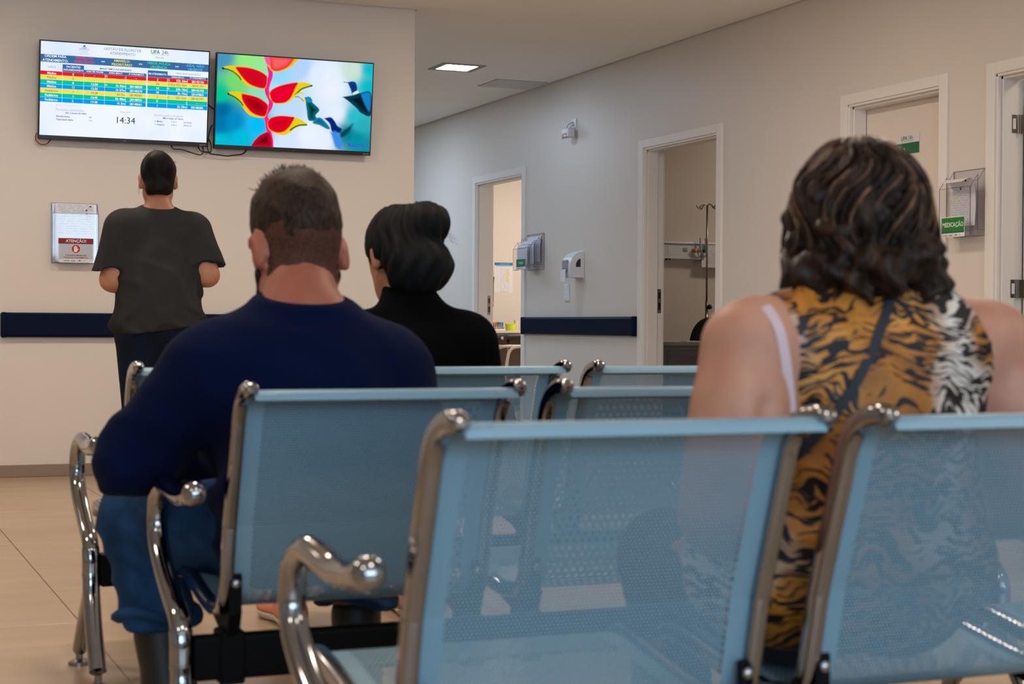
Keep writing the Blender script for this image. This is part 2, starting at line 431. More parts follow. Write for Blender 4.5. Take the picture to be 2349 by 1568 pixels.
# ================================================================== BENCHES
PITCH, SW = 0.594, 0.499
PROF = [(-0.026, 0.734), (-0.016, 0.7475), (0.002, 0.7515), (0.030, 0.746), (0.056, 0.733), (0.076, 0.708), (0.088, 0.676), (0.105, 0.626),
        (0.126, 0.564), (0.1475, 0.501), (0.1485, 0.497), (0.160, 0.446), (0.172, 0.395), (0.184, 0.364), (0.212, 0.345), (0.262, 0.338)]
PROF_C = catmull(PROF, 5)
SEATP = catmull([(0.262, 0.338), (0.33, 0.343), (0.42, 0.357), (0.52, 0.374), (0.575, 0.378), (0.605, 0.366), (0.618, 0.345)], 5)
def arclen(P):
    P = np.array(P); d = np.r_[0, np.cumsum(np.linalg.norm(np.diff(P, axis=0), axis=1))]; return P, d
def perforated(name, prof, width, xm, s_top, s_bot, pitch, rh, mat_, parent):
    """sheet following a (y,z) profile; hexagonal holes inside the margins"""
    P, D = arclen(prof); Ltot = D[-1]
    def ev(s): return np.interp(s, D, P[:, 0]), np.interp(s, D, P[:, 1])
    vs, fs = [], []
    def strip(xa, xb, sa, sb, ns, nx=1):
        base = len(vs)
        for i in range(ns + 1):
            s = sa + (sb - sa) * i / ns; y, z = ev(s)
            for k in range(nx + 1): vs.append((xa + (xb - xa) * k / nx, y, z))
        for i in range(ns):
            for k in range(nx):
                a = base + i * (nx + 1) + k; fs.append((a, a + 1, a + nx + 2, a + nx + 1))
    strip(0, xm + 0.6 * pitch, 0, Ltot, 50); strip(width - xm - 0.6 * pitch, width, 0, Ltot, 50)
    strip(xm, width - xm, 0, s_top, 14); strip(xm, width - xm, s_bot, Ltot, 8)
    # hex cells
    rs = pitch * math.sqrt(3) / 2; nr = int((s_bot - s_top) / rs); rs = (s_bot - s_top) / nr
    nc = int((width - 2 * xm) / pitch)
    R = pitch / math.sqrt(3)
    ang = [math.radians(30 + 60 * k) for k in range(6)]
    oc = np.array([(R * math.cos(a), R * math.sin(a) * rs / (pitch * math.sqrt(3) / 2)) for a in ang]); ic = np.array([(rh * math.cos(a), rh * math.sin(a)) for a in ang])
    cells = [(xm + (i + 0.5 * (j % 2) + 0.25) * pitch, s_top + (j + 0.5) * rs) for j in range(nr) for i in range(nc)]
    C = np.array(cells); n = len(C)
    O = C[:, None, :] + oc[None]; I = C[:, None, :] + ic[None]
    O[..., 0] = np.clip(O[..., 0], xm, width - xm); O[..., 1] = np.clip(O[..., 1], s_top, s_bot)
    Of = np.round(O.reshape(-1, 2), 6); q = np.round(Of / 2e-5).astype(np.int64)
    u, first, inv = np.unique(q, axis=0, return_index=True, return_inverse=True); inv = inv.reshape(-1)
    allp = np.vstack([Of[first], I.reshape(-1, 2)])
    y = np.interp(allp[:, 1], D, P[:, 0]); z = np.interp(allp[:, 1], D, P[:, 1])
    base = len(vs); vs += list(zip(allp[:, 0], y, z)); no = len(u)
    iv = inv.reshape(n, 6)
    for c in range(n):
        for k in range(6):
            k2 = (k + 1) % 6
            fs.append((base + iv[c, k], base + iv[c, k2], base + no + c * 6 + k2, base + no + c * 6 + k))
    me_faces = [f for f in fs if len(set(f)) == 4]
    return mesh(name, vs, me_faces, mat_, parent, smooth=False)

BENCH_SRC = {}
def bench(x, y, lift, label, n=3):
    r = empty('waiting_bench', (x, y, 0)); tag(r, label, 'bench', 'beam-mounted waiting benches')
    def part(key, name, fn):
        if key in BENCH_SRC:
            o = inst(BENCH_SRC[key], parent=r)
        else:
            o = fn(name); BENCH_SRC[key] = o
        return o
    # beam
    W = (n - 1) * PITCH + SW
    def f_beam(nm): return MB().rbox(-0.055, W + 0.055, 0.178, 0.222, 0.215, 0.295, 0.006, 2).build(nm, BLACK, r)
    part('beam', 'beam', f_beam).location = (0, 0, lift)
    fr_path = [(0, p[0], p[1]) for p in PROF_C[3:]] + [(0, p[0], p[1] - 0.004) for p in SEATP[1:]]
    def f_frame(nm):
        b = MB(); n_ = len(fr_path); b.sweep(fr_path, rsec(0.025, 0.031, 0.0085, 4), scale=[0.55, 0.86] + [1.0] * (n_ - 4) + [0.86, 0.55])
        return b.build(nm, CHROME, r, 'auto')
    def f_back(nm):
        o = perforated(nm, PROF_C, SW - 0.010, 0.036, 0.105, arclen(PROF_C)[1][-1] - 0.055, 0.0058, 0.00172, PANEL, r); return o
    def f_seat(nm):
        o = perforated(nm, SEATP, SW - 0.010, 0.036, 0.03, arclen(SEATP)[1][-1] - 0.05, 0.0084, 0.0028, PANEL, r); return o
    def f_brk(nm):
        b = MB(); 
        b.prism([(0.172, 0.405), (0.200, 0.405), (0.214, 0.350), (0.300, 0.335), (0.395, 0.345), (0.400, 0.330), (0.300, 0.310), (0.228, 0.285), (0.228, 0.210), (0.172, 0.210), (0.172, 0.285), (0.190, 0.335)], 0, -0.007, 0.007)
        b.rbox(-0.024, 0.024, 0.170, 0.230, 0.206, 0.304, 0.004, 1)
        b.rbox(-0.012, 0.012, 0.150, 0.157, 0.335, 0.412, 0.003, 2); b.prism([(0.150, 0.345), (0.157, 0.345), (0.178, 0.300), (0.170, 0.296)], 0, -0.012, 0.012)
        return b.build(nm, BLACK, r)
    def f_bolt(nm):
        b = MB(); b.sphere((0, 0.147, 0.394), (0.009, 0.006, 0.009), 12, 8); return b.build(nm, CHROME, r, True)
    for k in range(n):
        xo = k * PITCH
        part('back', 'backrest', f_back).location = (xo + 0.005, 0, lift)
        part('seat', 'seat', f_seat).location = (xo + 0.005, 0, lift)
        for e in (0, SW):
            part('frame', 'side_frame', f_frame).location = (xo + e, 0, lift)
            sgn = 1 if e == 0 else -1
            br = part('bracket', 'bracket', f_brk); br.location = (xo + e + sgn * 0.014, 0.004, lift)
            part('bolt', 'bolt', f_bolt).location = (xo + e + sgn * 0.014, 0.004, lift)
    arm_p = catmull([(0, 0.092, 0.566), (0, 0.15, 0.556), (0, 0.23, 0.551), (0, 0.31, 0.559), (0, 0.37, 0.560), (0, 0.425, 0.532), (0, 0.442, 0.485), (0, 0.425, 0.440),
                     (0, 0.37, 0.397), (0, 0.28, 0.352), (0, 0.222, 0.325), (0, 0.202, 0.290), (0, 0.200, 0.235)], 6)
    def f_arm(nm):
        b = MB(); nn = len(arm_p); sc = [1.12 if i < 3 else (1.06 if i < 6 else (1.0 if i < nn - 9 else 1.08)) for i in range(nn)]
        b.tube(arm_p, 0.0200, 16, scale=sc); b.sphere(arm_p[0], 0.0228, 16, 10)
        b.tube([(0, 0.200, 0.245), (0, 0.200, 0.2435)], 0.0232, 16)
        return b.build(nm, CHROME, r, 'auto')
    def f_rear(nm):
        p = catmull([(0, 0.200, 0.250), (0, 0.190, 0.20), (0, 0.150, 0.12), (0, 0.085, 0.030)], 6)
        return MB().tube(p, 0.0210, 14).build(nm, CHROME, r, 'auto')
    def f_front(nm):
        p = catmull([(0, 0.203, 0.235), (0, 0.222, 0.19), (0, 0.300, 0.12), (0, 0.385, 0.030)], 6)
        return MB().tube(p, 0.0185, 14).build(nm, CHROME, r, 'auto')
    def f_foot(nm):
        b = MB(); b.tube([(0, 0, 0.006), (0, 0, 0.034)], 0.009, 10); b.tube([(0, 0, 0.0), (0, 0, 0.008), (0, 0, 0.014)], 0.028, 16, scale=[1, 1, 0.55]); return b.build(nm, CHROME_S, r, 'auto')
    for xa in (-0.075, W + 0.075):
        part('arm', 'armrest', f_arm).location = (xa, 0, lift)
        part('rear', 'rear_leg', f_rear).location = (xa, 0, lift)
        part('front', 'front_leg', f_front).location = (xa, 0, lift)
        part('foot', 'foot', f_foot).location = (xa, 0.080, 0)
        part('foot', 'foot', f_foot).location = (xa, 0.390, 0)
    return r
BEN = [(0.682, 1.822), (0.682, 2.832), (0.682, 3.935)]
bench(*BEN[0], 0.0, 'grey-blue perforated steel bench nearest the camera, seating the woman in the tiger-print top')
bench(*BEN[1], 0.0, 'grey-blue perforated steel bench in the middle row, seating the man in the navy sweater')
bench(*BEN[2], 0.010, 'grey-blue perforated steel bench farthest from the camera, seating the woman in black')

# ================================================================== PEOPLE
# ---- signed-distance modelling: smooth unions of tapered limbs and ellipsoids, meshed with surface nets
def rotm(rx=0, ry=0, rz=0):
    return np.array((Matrix.Rotation(math.radians(rz), 3, 'Z') @ Matrix.Rotation(math.radians(rx), 3, 'X') @ Matrix.Rotation(math.radians(ry), 3, 'Y')))
def cap(a, b, ra, rb=None, k=0.03, op='u', clip=None):
    a = np.array(a, float); b = np.array(b, float); rb = ra if rb is None else rb
    ba = b - a; L = max(ba.dot(ba), 1e-9)
    def f(P):
        pa = P - a; t = np.clip((pa @ ba) / L, 0, 1)
        d = np.linalg.norm(pa - t[..., None] * ba, axis=-1) - (ra + (rb - ra) * t)
        if clip is not None:
            for (c, n) in clip: d = np.maximum(d, (P - np.array(c)) @ np.array(n))
        return d
    m = max(ra, rb)
    return dict(f=f, lo=np.minimum(a, b) - m, hi=np.maximum(a, b) + m, k=k, op=op)
def ell(c, r, R=None, k=0.03, op='u'):
    c = np.array(c, float); r = np.array(r, float); Rt = np.eye(3) if R is None else np.array(R)
    def f(P):
        q = (P - c) @ Rt
        k0 = np.linalg.norm(q / r, axis=-1); k1 = np.linalg.norm(q / (r * r), axis=-1)
        return k0 * (k0 - 1.0) / np.maximum(k1, 1e-9)
    m = r.max()
    if R is not None: ext = np.abs(Rt) @ r
    else: ext = r
    return dict(f=f, lo=c - ext, hi=c + ext, k=k, op=op)
def half(c, n):
    c = np.array(c, float); n = np.array(n, float); n = n / np.linalg.norm(n)
    return dict(f=lambda P: (P - c) @ n, op='clip')
def wob(fn): return dict(f=fn, op='disp')
def sdf_mesh(prims, vox, inflate=0.0):
    us = [p for p in prims if p['op'] == 'u']
    lo = np.min([p['lo'] for p in us], 0) - inflate - 4 * vox; hi = np.max([p['hi'] for p in us], 0) + inflate + 4 * vox
    n = np.ceil((hi - lo) / vox).astype(int) + 1
    ax = [lo[i] + vox * np.arange(n[i]) for i in range(3)]
    F = np.full(tuple(n), 0.25, np.float32)
    for p in prims:
        if p['op'] in ('clip', 'disp'):
            near = np.abs(F) < 0.09 if p['op'] == 'disp' else F < 0.05
            idx = np.argwhere(near); P = lo + idx * vox
            v = p['f'](P)
            cur = F[near]
            F[near] = np.maximum(cur, v) if p['op'] == 'clip' else cur + v
            continue
        mg = p['k'] + inflate + 3 * vox + 0.02
        i0 = np.maximum(np.floor((p['lo'] - mg - lo) / vox).astype(int), 0); i1 = np.minimum(np.ceil((p['hi'] + mg - lo) / vox).astype(int) + 1, n)
        if (i1 <= i0).any(): continue
        sl = tuple(slice(i0[i], i1[i]) for i in range(3))
        P = np.stack(np.meshgrid(*[ax[i][sl[i]] for i in range(3)], indexing='ij'), -1)
        d = p['f'](P); k = p['k']; cur = F[sl]
        if p['op'] == 'u':
            d = d - inflate
            h = np.maximum(k - np.abs(cur - d), 0) / k
            F[sl] = np.minimum(cur, d) - h * h * k * 0.25
        else:
            d = -d
            h = np.maximum(k - np.abs(cur - d), 0) / k
            F[sl] = np.maximum(cur, d) + h * h * k * 0.25
    F[0] = F[-1] = 1; F[:, 0] = F[:, -1] = 1; F[:, :, 0] = F[:, :, -1] = 1
    return surface_nets(F, lo, vox)
def surface_nets(F, lo, vox):
    ins = F < 0
    c = np.zeros(np.array(F.shape) - 1, np.int8)
    for dx in (0, 1):
        for dy in (0, 1):
            for dz in (0, 1):
                c += ins[dx:F.shape[0] - 1 + dx, dy:F.shape[1] - 1 + dy, dz:F.shape[2] - 1 + dz]
    cells = np.argwhere((c > 0) & (c < 8))
    idm = np.full(c.shape, -1, np.int32); idm[tuple(cells.T)] = np.arange(len(cells))
    acc = np.zeros((len(cells), 3)); cnt = np.zeros(len(cells))
    cor = [(x, y, z) for x in (0, 1) for y in (0, 1) for z in (0, 1)]
    for a in cor:
        for axis in range(3):
            if a[axis] == 1: continue
            b = list(a); b[axis] = 1
            fa = F[cells[:, 0] + a[0], cells[:, 1] + a[1], cells[:, 2] + a[2]]; fb = F[cells[:, 0] + b[0], cells[:, 1] + b[1], cells[:, 2] + b[2]]
            m = (fa < 0) != (fb < 0)
            t = np.where(m, fa / np.where(m, fa - fb, 1), 0)
            p = np.tile(np.array(a, float), (len(cells), 1)); p[:, axis] += t
            acc[m] += p[m]; cnt[m] += 1
    V = lo + (cells + acc / np.maximum(cnt, 1)[:, None]) * vox
    faces = []
    for axis in range(3):
        sl0 = [slice(1, -1)] * 3; sl1 = [slice(1, -1)] * 3
        sl0[axis] = slice(0, -1); sl1[axis] = slice(1, None)
        A = ins[tuple(sl0)]; B = ins[tuple(sl1)]
        e = np.argwhere(A != B)
        if len(e) == 0: continue
        flip = A[tuple(e.T)]
        g = e.copy(); o1, o2 = [(1, 2), (2, 0), (0, 1)][axis]
        for q in range(3):
            if q != axis: g[:, q] += 1
        def cid(d1, d2):
            h = g.copy(); h[:, o1] -= d1; h[:, o2] -= d2; return idm[tuple(h.T)]
        q = np.stack([cid(1, 1), cid(0, 1), cid(0, 0), cid(1, 0)], 1)
        q[~flip] = q[~flip][:, ::-1]
        faces.append(q)
    return V, np.vstack(faces)
def relax(V, Fq, it=2, lam=0.5):
    n = len(V)
    e = np.vstack([Fq[:, [0, 1]], Fq[:, [1, 2]], Fq[:, [2, 3]], Fq[:, [3, 0]]]); e = np.vstack([e, e[:, ::-1]])
    deg = np.bincount(e[:, 0], minlength=n)[:, None]
    for _ in range(it):
        s = np.stack([np.bincount(e[:, 0], weights=V[e[:, 1], i], minlength=n) for i in range(3)], 1)
        V = V + lam * (s / np.maximum(deg, 1) - V)
    return V
def blob(name, prims, vox, m, parent, inflate=0.0, smooth_it=2, origin=(0, 0, 0)):
    V, Fq = sdf_mesh(prims, vox, inflate)
    V = relax(V, Fq, smooth_it)
    V = V - np.array(origin)
    me = bpy.data.meshes.new(name)
    me.vertices.add(len(V)); me.vertices.foreach_set('co', V.astype(np.float32).ravel())
    me.loops.add(len(Fq) * 4); me.loops.foreach_set('vertex_index', Fq.astype(np.int32).ravel())
    me.polygons.add(len(Fq)); me.polygons.foreach_set('loop_start', np.arange(0, len(Fq) * 4, 4, dtype=np.int32))
    me.polygons.foreach_set('use_smooth', np.ones(len(Fq), bool))
    me.materials.append(m); me.update(); me.validate()
    o = bpy.data.objects.new(name, me); COL.objects.link(o); o.parent = parent
    return o
def sinnoise(P, sc, seed=0):
    r = np.random.RandomState(seed); v = 0
    for i in range(5):
        d = r.normal(size=3); d = d / np.linalg.norm(d) * sc * (0.7 + 0.25 * i)
        v = v + np.sin(P @ d + r.rand() * 6.28 + 0.6 * np.sin(P @ (r.normal(size=3) * sc * 0.7))) / (1 + 0.5 * i)
    return v / 2.6

# ---- anatomy
def head_prims(c, R, s=1.0, wide=1.0):
    c = np.array(c, float); R = np.array(R)
    def P(x, y, z): return c + R @ (np.array([x * wide, y, z]) * s)
    def E(x, y, z, rx, ry, rz, k=0.02, op='u', rr=None):
        return ell(P(x, y, z), np.array([rx * wide, ry, rz]) * s, R if rr is None else R @ rr, k * s, op)
    out = [E(0, -0.012, 0.022, 0.076, 0.096, 0.096, 0.02), E(0, 0.030, -0.035, 0.062, 0.068, 0.088, 0.04), E(0, 0.062, -0.098, 0.026, 0.024, 0.022, 0.05),
           cap(P(-0.05, 0.01, -0.075), P(-0.012, 0.065, -0.105), 0.016 * s, 0.016 * s, 0.03 * s), cap(P(0.05, 0.01, -0.075), P(0.012, 0.065, -0.105), 0.016 * s, 0.016 * s, 0.03 * s),
           cap(P(0, 0.092, 0.008), P(0, 0.112, -0.032), 0.008 * s, 0.012 * s, 0.012 * s), E(0.012, 0.100, -0.036, 0.009, 0.009, 0.008, 0.01), E(-0.012, 0.100, -0.036, 0.009, 0.009, 0.008, 0.01),
           E(0.030, 0.085, 0.006, 0.017, 0.012, 0.013, 0.015, 's'), E(-0.030, 0.085, 0.006, 0.017, 0.012, 0.013, 0.015, 's'),
           cap(P(-0.045, 0.078, 0.026), P(0.045, 0.078, 0.026), 0.010 * s, None, 0.02 * s),
           cap(P(-0.020, 0.089, -0.064), P(0.020, 0.089, -0.064), 0.0065 * s, None, 0.006 * s), cap(P(-0.018, 0.088, -0.076), P(0.018, 0.088, -0.076), 0.0075 * s, None, 0.006 * s)]
    for sg in (-1, 1):
        rr = rotm(-12, 0, sg * -22)
        out += [E(sg * 0.082, -0.014, -0.020, 0.010, 0.021, 0.035, 0.010, 'u', rr), E(sg * 0.080, -0.012, -0.046, 0.008, 0.010, 0.012, 0.010),
                E(sg * 0.093, -0.004, -0.018, 0.006, 0.010, 0.018, 0.006, 's', rr)]
    return out
def eyes(parent, c, R, s, wide, origin):
    for sg in (-1, 1):
        p = np.array(c) + np.array(R) @ (np.array([sg * 0.030 * wide, 0.078, 0.006]) * s) - np.array(origin)
        MB().sphere(p, 0.0115 * s, 12, 8).build('eye', mat('eye_white', (225, 220, 214), rough=0.2), parent, True)
def hand_prims(w, d, nrm, side, s=1.0, curl=38):
    """w wrist, d forward, nrm palm normal (down), side +1/-1 thumb direction along d x nrm"""
    w = np.array(w, float); d = _n(d); nrm = _n(np.array(nrm) - np.array(nrm).dot(d) * d); l = np.cross(d, nrm) * side
    P = lambda a, b, c: w + (d * a + l * b + nrm * c) * s
    out = [cap(w - d * 0.02, P(0.03, 0, 0), 0.024 * s, 0.026 * s, 0.02)]
    for i, b in enumerate((0.030, 0.010, -0.010, -0.028)):
        out.append(cap(P(0.015, b * 0.7, 0), P(0.082, b, 0), 0.015 * s, 0.0125 * s, 0.014))
        L = (0.040, 0.045, 0.042, 0.033)[i]; a = math.radians(curl * 0.6); q0 = P(0.085, b, 0)
        q1 = q0 + (d * math.cos(a) + nrm * math.sin(a)) * L * s; a += math.radians(curl); q2 = q1 + (d * math.cos(a) + nrm * math.sin(a)) * L * 0.68 * s
        a += math.radians(curl * 0.7); q3 = q2 + (d * math.cos(a) + nrm * math.sin(a)) * L * 0.55 * s
        out += [cap(q0, q1, 0.0105 * s, 0.0095 * s, 0.004), cap(q1, q2, 0.0095 * s, 0.0088 * s, 0.004), cap(q2, q3, 0.0088 * s, 0.0078 * s, 0.004)]
    t0 = P(0.020, 0.026, 0.005); t1 = P(0.052, 0.056, 0.014); t2 = P(0.082, 0.064, 0.022); t3 = P(0.106, 0.060, 0.030)
    out += [cap(t0, t1, 0.016 * s, 0.012 * s, 0.012), cap(t1, t2, 0.012 * s, 0.0105 * s, 0.004), cap(t2, t3, 0.0105 * s, 0.0085 * s, 0.004)]
    return out
def foot_prims(ank, toe, s=1.0):
    a = np.array(ank, float); t = np.array(toe, float); d = _n([t[0] - a[0], t[1] - a[1], 0])
    h = a - d * 0.035 * s
    return [cap(a, (h[0], h[1], 0.040), 0.040 * s, 0.036 * s, 0.04), cap((h[0], h[1], 0.035), (t[0] - d[0] * 0.03, t[1] - d[1] * 0.03, 0.030), 0.034 * s, 0.030 * s, 0.03),
            ell((t[0] - d[0] * 0.055, t[1] - d[1] * 0.055, 0.032), (0.046 * s, 0.060 * s, 0.030), rotm(0, 0, math.degrees(math.atan2(-d[0], d[1]))), 0.03)]
def strand_mesh(name, paths, m, parent, origin, seg=5):
    b = MB()
    for (pts, r0, r1) in paths:
        n = len(pts); sc = [((1 - i / (n - 1)) * r0 + (i / (n - 1)) * r1) / r0 for i in range(n)]
        sc = [s_ * (0.45 if i == 0 else 1) for i, s_ in enumerate(sc)]
        b.tube([tuple(np.array(p) - np.array(origin)) for p in pts], r0, seg, scale=sc, ref=(0.3, 0.2, 0.9))
    return tag(mesh(name, b.v, b.f, m, parent, smooth=True), kind='stuff')

def skin(name, rgb, red=0.10):
    m = mat(name, rgb, rough=0.5, spec=0.35, var=0.0, sss=0.0)
    nt = m.node_tree; b = nt.nodes['Principled BSDF']; tc = nt.nodes.new('ShaderNodeTexCoord')
    n = nt.nodes.new('ShaderNodeTexNoise'); n.inputs['Scale'].default_value = 14; n.inputs['Detail'].default_value = 5
    nt.links.new(tc.outputs['Object'], n.inputs['Vector'])
    cr = nt.nodes.new('ShaderNodeValToRGB'); c = np.array(rgb, float)
    cr.color_ramp.elements[0].position = 0.35; cr.color_ramp.elements[0].color = (*s2l(c * np.array([0.97, 0.90, 0.88])), 1)
    cr.color_ramp.elements[1].position = 0.65; cr.color_ramp.elements[1].color = (*s2l(np.minimum(c * 1.03, 255)), 1)
    nt.links.new(n.outputs['Fac'], cr.inputs[0]); nt.links.new(cr.outputs[0], b.inputs['Base Color'])
    return m
def cloth(name, rgb, rough=0.85, var=0.08, bump=0.25, bscale=700, sheen=0.0):
    return mat(name, rgb, rough=rough, spec=0.04, var=var, vscale=12, bump=bump, bscale=bscale, sheen=sheen)
def hair_mat(name, rgb, rgb2, rough=0.42, sc=(60, 60, 6)):
    m = mat(name, rgb, rough=rough, spec=0.15)
    nt = m.node_tree; b = nt.nodes['Principled BSDF']; tc = nt.nodes.new('ShaderNodeTexCoord')
    mp = nt.nodes.new('ShaderNodeMapping'); mp.inputs['Scale'].default_value = sc
    n = nt.nodes.new('ShaderNodeTexNoise'); n.inputs['Scale'].default_value = 1.6; n.inputs['Detail'].default_value = 6
    nt.links.new(tc.outputs['Object'], mp.inputs[0]); nt.links.new(mp.outputs[0], n.inputs['Vector'])
    cr = nt.nodes.new('ShaderNodeValToRGB')
    cr.color_ramp.elements[0].position = 0.38; cr.color_ramp.elements[0].color = (*s2l(rgb), 1)
    cr.color_ramp.elements[1].position = 0.72; cr.color_ramp.elements[1].color = (*s2l(rgb2), 1)
    nt.links.new(n.outputs['Fac'], cr.inputs[0]); nt.links.new(cr.outputs[0], b.inputs['Base Color'])
    bp = nt.nodes.new('ShaderNodeBump'); bp.inputs['Strength'].default_value = 0.6; bp.inputs['Distance'].default_value = 0.004
    nt.links.new(n.outputs['Fac'], bp.inputs['Height']); nt.links.new(bp.outputs[0], b.inputs['Normal'])
    return m
DENIM = mat('blue_denim', (30, 62, 98), rough=0.8, spec=0.1, var=0.65, vscale=9, bump=0.3, bscale=500)
DENIM_D = mat('dark_denim', (20, 28, 44), rough=0.8, spec=0.1, var=0.2, vscale=14, bump=0.3, bscale=500)

# ------------------------------------------------------------------ man in the navy sweater (middle bench)
def man():
    org = (0.93, 3.20, 0.0)
    r = empty('person', org); tag(r, 'seated man with short brown hair and beard in a navy sweater and blue jeans', 'person')
    HC = (0.905, 3.355, 1.030); HR = rotm(-24, 0, 6); HS = 1.14
    shL, shR = (0.695, 3.255, 0.765), (1.075, 3.255, 0.765)
    elL, elR = (0.578, 3.325, 0.605), (1.175, 3.365, 0.585)
    wrL, wrR = (0.80, 3.575, 0.600), (0.98, 3.60, 0.595)
    hiL, hiR = (0.835, 3.19, 0.455), (1.035, 3.19, 0.455)
    knL, knR = (0.625, 3.535, 0.455), (1.105, 3.575, 0.470)
    anL, anR = (0.668, 3.450, 0.095), (1.09, 3.52, 0.095)
    torso = [ell((0.935, 3.21, 0.49), (0.190, 0.140, 0.120), None, 0.08), ell((0.925, 3.205, 0.60), (0.185, 0.135, 0.150), rotm(-6), 0.08),
             ell((0.892, 3.235, 0.725), (0.190, 0.128, 0.150), rotm(-14), 0.08), cap((0.735, 3.25, 0.765), (1.035, 3.25, 0.765), 0.080, None, 0.07),
             cap((0.79, 3.25, 0.815), (0.895, 3.275, 0.895), 0.060, 0.056, 0.07), cap((0.985, 3.25, 0.815), (0.895, 3.275, 0.895), 0.060, 0.056, 0.07)]
    neck = [cap((0.893, 3.265, 0.845), (0.900, 3.315, 0.965), 0.066, 0.063, 0.04)]
    arm = lambda a, b, c: [cap(a, b, 0.073, 0.055, 0.05), cap(b, c, 0.053, 0.036, 0.04)]
    leg = lambda a, b, c: [cap(a, b, 0.098, 0.070, 0.06), cap(b, c, 0.066, 0.042, 0.04)]
    body = torso + neck + head_prims(HC, HR, HS, 1.02) + arm(shL, elL, wrL) + arm(shR, elR, wrR) + leg(hiL, knL, anL) + leg(hiR, knR, anR)
    body += hand_prims(wrL, (0.5, 0.85, -0.1), (0.3, 0, -1), 1) + hand_prims(wrR, (-0.5, 0.85, -0.1), (-0.3, 0, -1), -1)
    body += foot_prims(anL, (0.66, 3.66, 0)) + foot_prims(anR, (1.11, 3.73, 0))
    blob('body', body, 0.008, skin('skin_ruddy', (160, 94, 74)), r, 0.0, 2, org)
    eyes(r, HC, HR, HS, 1.02, org)
    sw = torso + [cap(shL, elL, 0.080, 0.064, 0.05), cap(elL, wrL, 0.062, 0.044, 0.04), cap(shR, elR, 0.080, 0.064, 0.05), cap(elR, wrR, 0.062, 0.044, 0.04),
                  ell((0.94, 3.21, 0.47), (0.20, 0.140, 0.10), None, 0.06), ell((0.835, 3.150, 0.450), (0.105, 0.085, 0.110), None, 0.05), ell((0.800, 3.125, 0.500), (0.085, 0.080, 0.150), None, 0.05)]
    def folds(P):
        q = P - np.array(org)
        t = np.sin(q @ np.array([38, 16, 52]) + 2.2 * np.sin(q @ np.array([9, 4, -17]))) * 0.5 + 0.5
        low = np.clip((0.78 - P[..., 2]) / 0.25, 0.15, 1)
        u = np.sin(q @ np.array([-30, 12, 44]) + 1.8 * np.sin(q @ np.array([12, 6, 9])) + 0.7) * 0.5 + 0.5
        return -0.012 * low * t ** 3 - 0.008 * low * u ** 4 + 0.003 * sinnoise(P, 22, 3)
    neckcut = half((0.895, 3.27, 0.925), (0.0, -0.25, 0.97))
    blob('sweater', sw + [wob(folds), neckcut, half((0.93, 3.1, 0.372), (0, 0.1, -1))], 0.008, cloth('navy_knit', (6, 16, 46), 0.9, 0.10, 0.35, 420, 0.02), r, 0.010, 2, org)
    def jf(P): return -0.006 * (np.sin(P[..., 2] * 95 + 3 * np.sin(P[..., 0] * 30) + 2 * np.sin(P[..., 1] * 21)) * 0.5 + 0.5) ** 2 + 0.003 * sinnoise(P, 30, 9)
    pants = [ell((0.935, 3.20, 0.465), (0.185, 0.135, 0.09), None, 0.06), cap(hiL, knL, 0.100, 0.078, 0.06), cap(hiR, knR, 0.100, 0.078, 0.06),
             cap(knL, np.array(knL) * 0.42 + np.array(anL) * 0.58, 0.076, 0.068, 0.04), cap(knR, np.array(knR) * 0.42 + np.array(anR) * 0.58, 0.076, 0.068, 0.04)]
    cutz = 0.235
    pants += [wob(jf), half((0.65, 3.45, cutz), (0.10, 0.0, -1))]
    blob('jeans', pants, 0.008, DENIM, r, 0.006, 2, org)
    # rolled cuffs
    for kn, an in ((knL, anL), (knR, anR)):
        kn, an = np.array(kn), np.array(an); t = (kn[2] - 0.262) / (kn[2] - an[2]); c = kn + (an - kn) * t
        pth = [(c[0] - org[0] + 0.070 * math.cos(a), c[1] - org[1] + 0.070 * math.sin(a), c[2] + 0.012 * math.sin(2 * a)) for a in np.linspace(0, 2 * math.pi, 29)]
        MB().tube(pth, 0.013, 10, ref=(0, 0, 1), ry=0.026).build('cuff', DENIM, r, True)
    # boots
    for kn, an, toe in ((knL, anL, (0.66, 3.67, 0)), (knR, anR, (1.11, 3.74, 0))):
        kn, an = np.array(kn), np.array(an)
        bp = [cap(kn * 0.35 + an * 0.65, an, 0.052, 0.046, 0.03)] + foot_prims(an, toe, 1.12)
        blob('boot', bp + [half((0, 0, 0.002), (0, 0, -1))], 0.008, mat('black_leather', (16, 15, 15), rough=0.5), r, 0.004, 2, org)
    # hair: cropped cap with a longer tousled top, faded at the nape
    R = np.array(HR); P = lambda x, y, z: np.array(HC) + R @ (np.array([x * 1.02, y, z]) * HS)
    hp = [ell(P(0, -0.016, 0.030), np.array([0.0785, 0.101, 0.097]) * HS, R, 0.02), ell(P(0, -0.010, 0.070), np.array([0.070, 0.085, 0.066]) * HS, R, 0.03)]
    nrm = R @ np.array([0, 0.80, -0.60]); nape = R @ np.array([0, -0.25, -1.0])
    hp += [wob(lambda Q: 0.0025 * sinnoise(Q, 160, 5)), half(P(0, 0.050, 0.0), nrm), half(P(0, -0.09, -0.085), nape)]
    blob('hair', hp, 0.006, hair_mat('brown_hair', (30, 21, 17), (66, 46, 33), 0.55, (120, 120, 40)), r, 0.0, 1, org)
    np_ = neck + head_prims(HC, HR, HS, 1.02)[:5] + [wob(lambda Q: 0.0012 * sinnoise(Q, 170, 6)), half(P(0, -0.09, -0.108), R @ np.array([0, -0.30, -1.0])), half(P(0, -0.012, -0.03), R @ np.array([0, 1.0, 0.0])), half(P(0, -0.09, 0.02), R @ np.array([0, 0.3, 1.0]))]
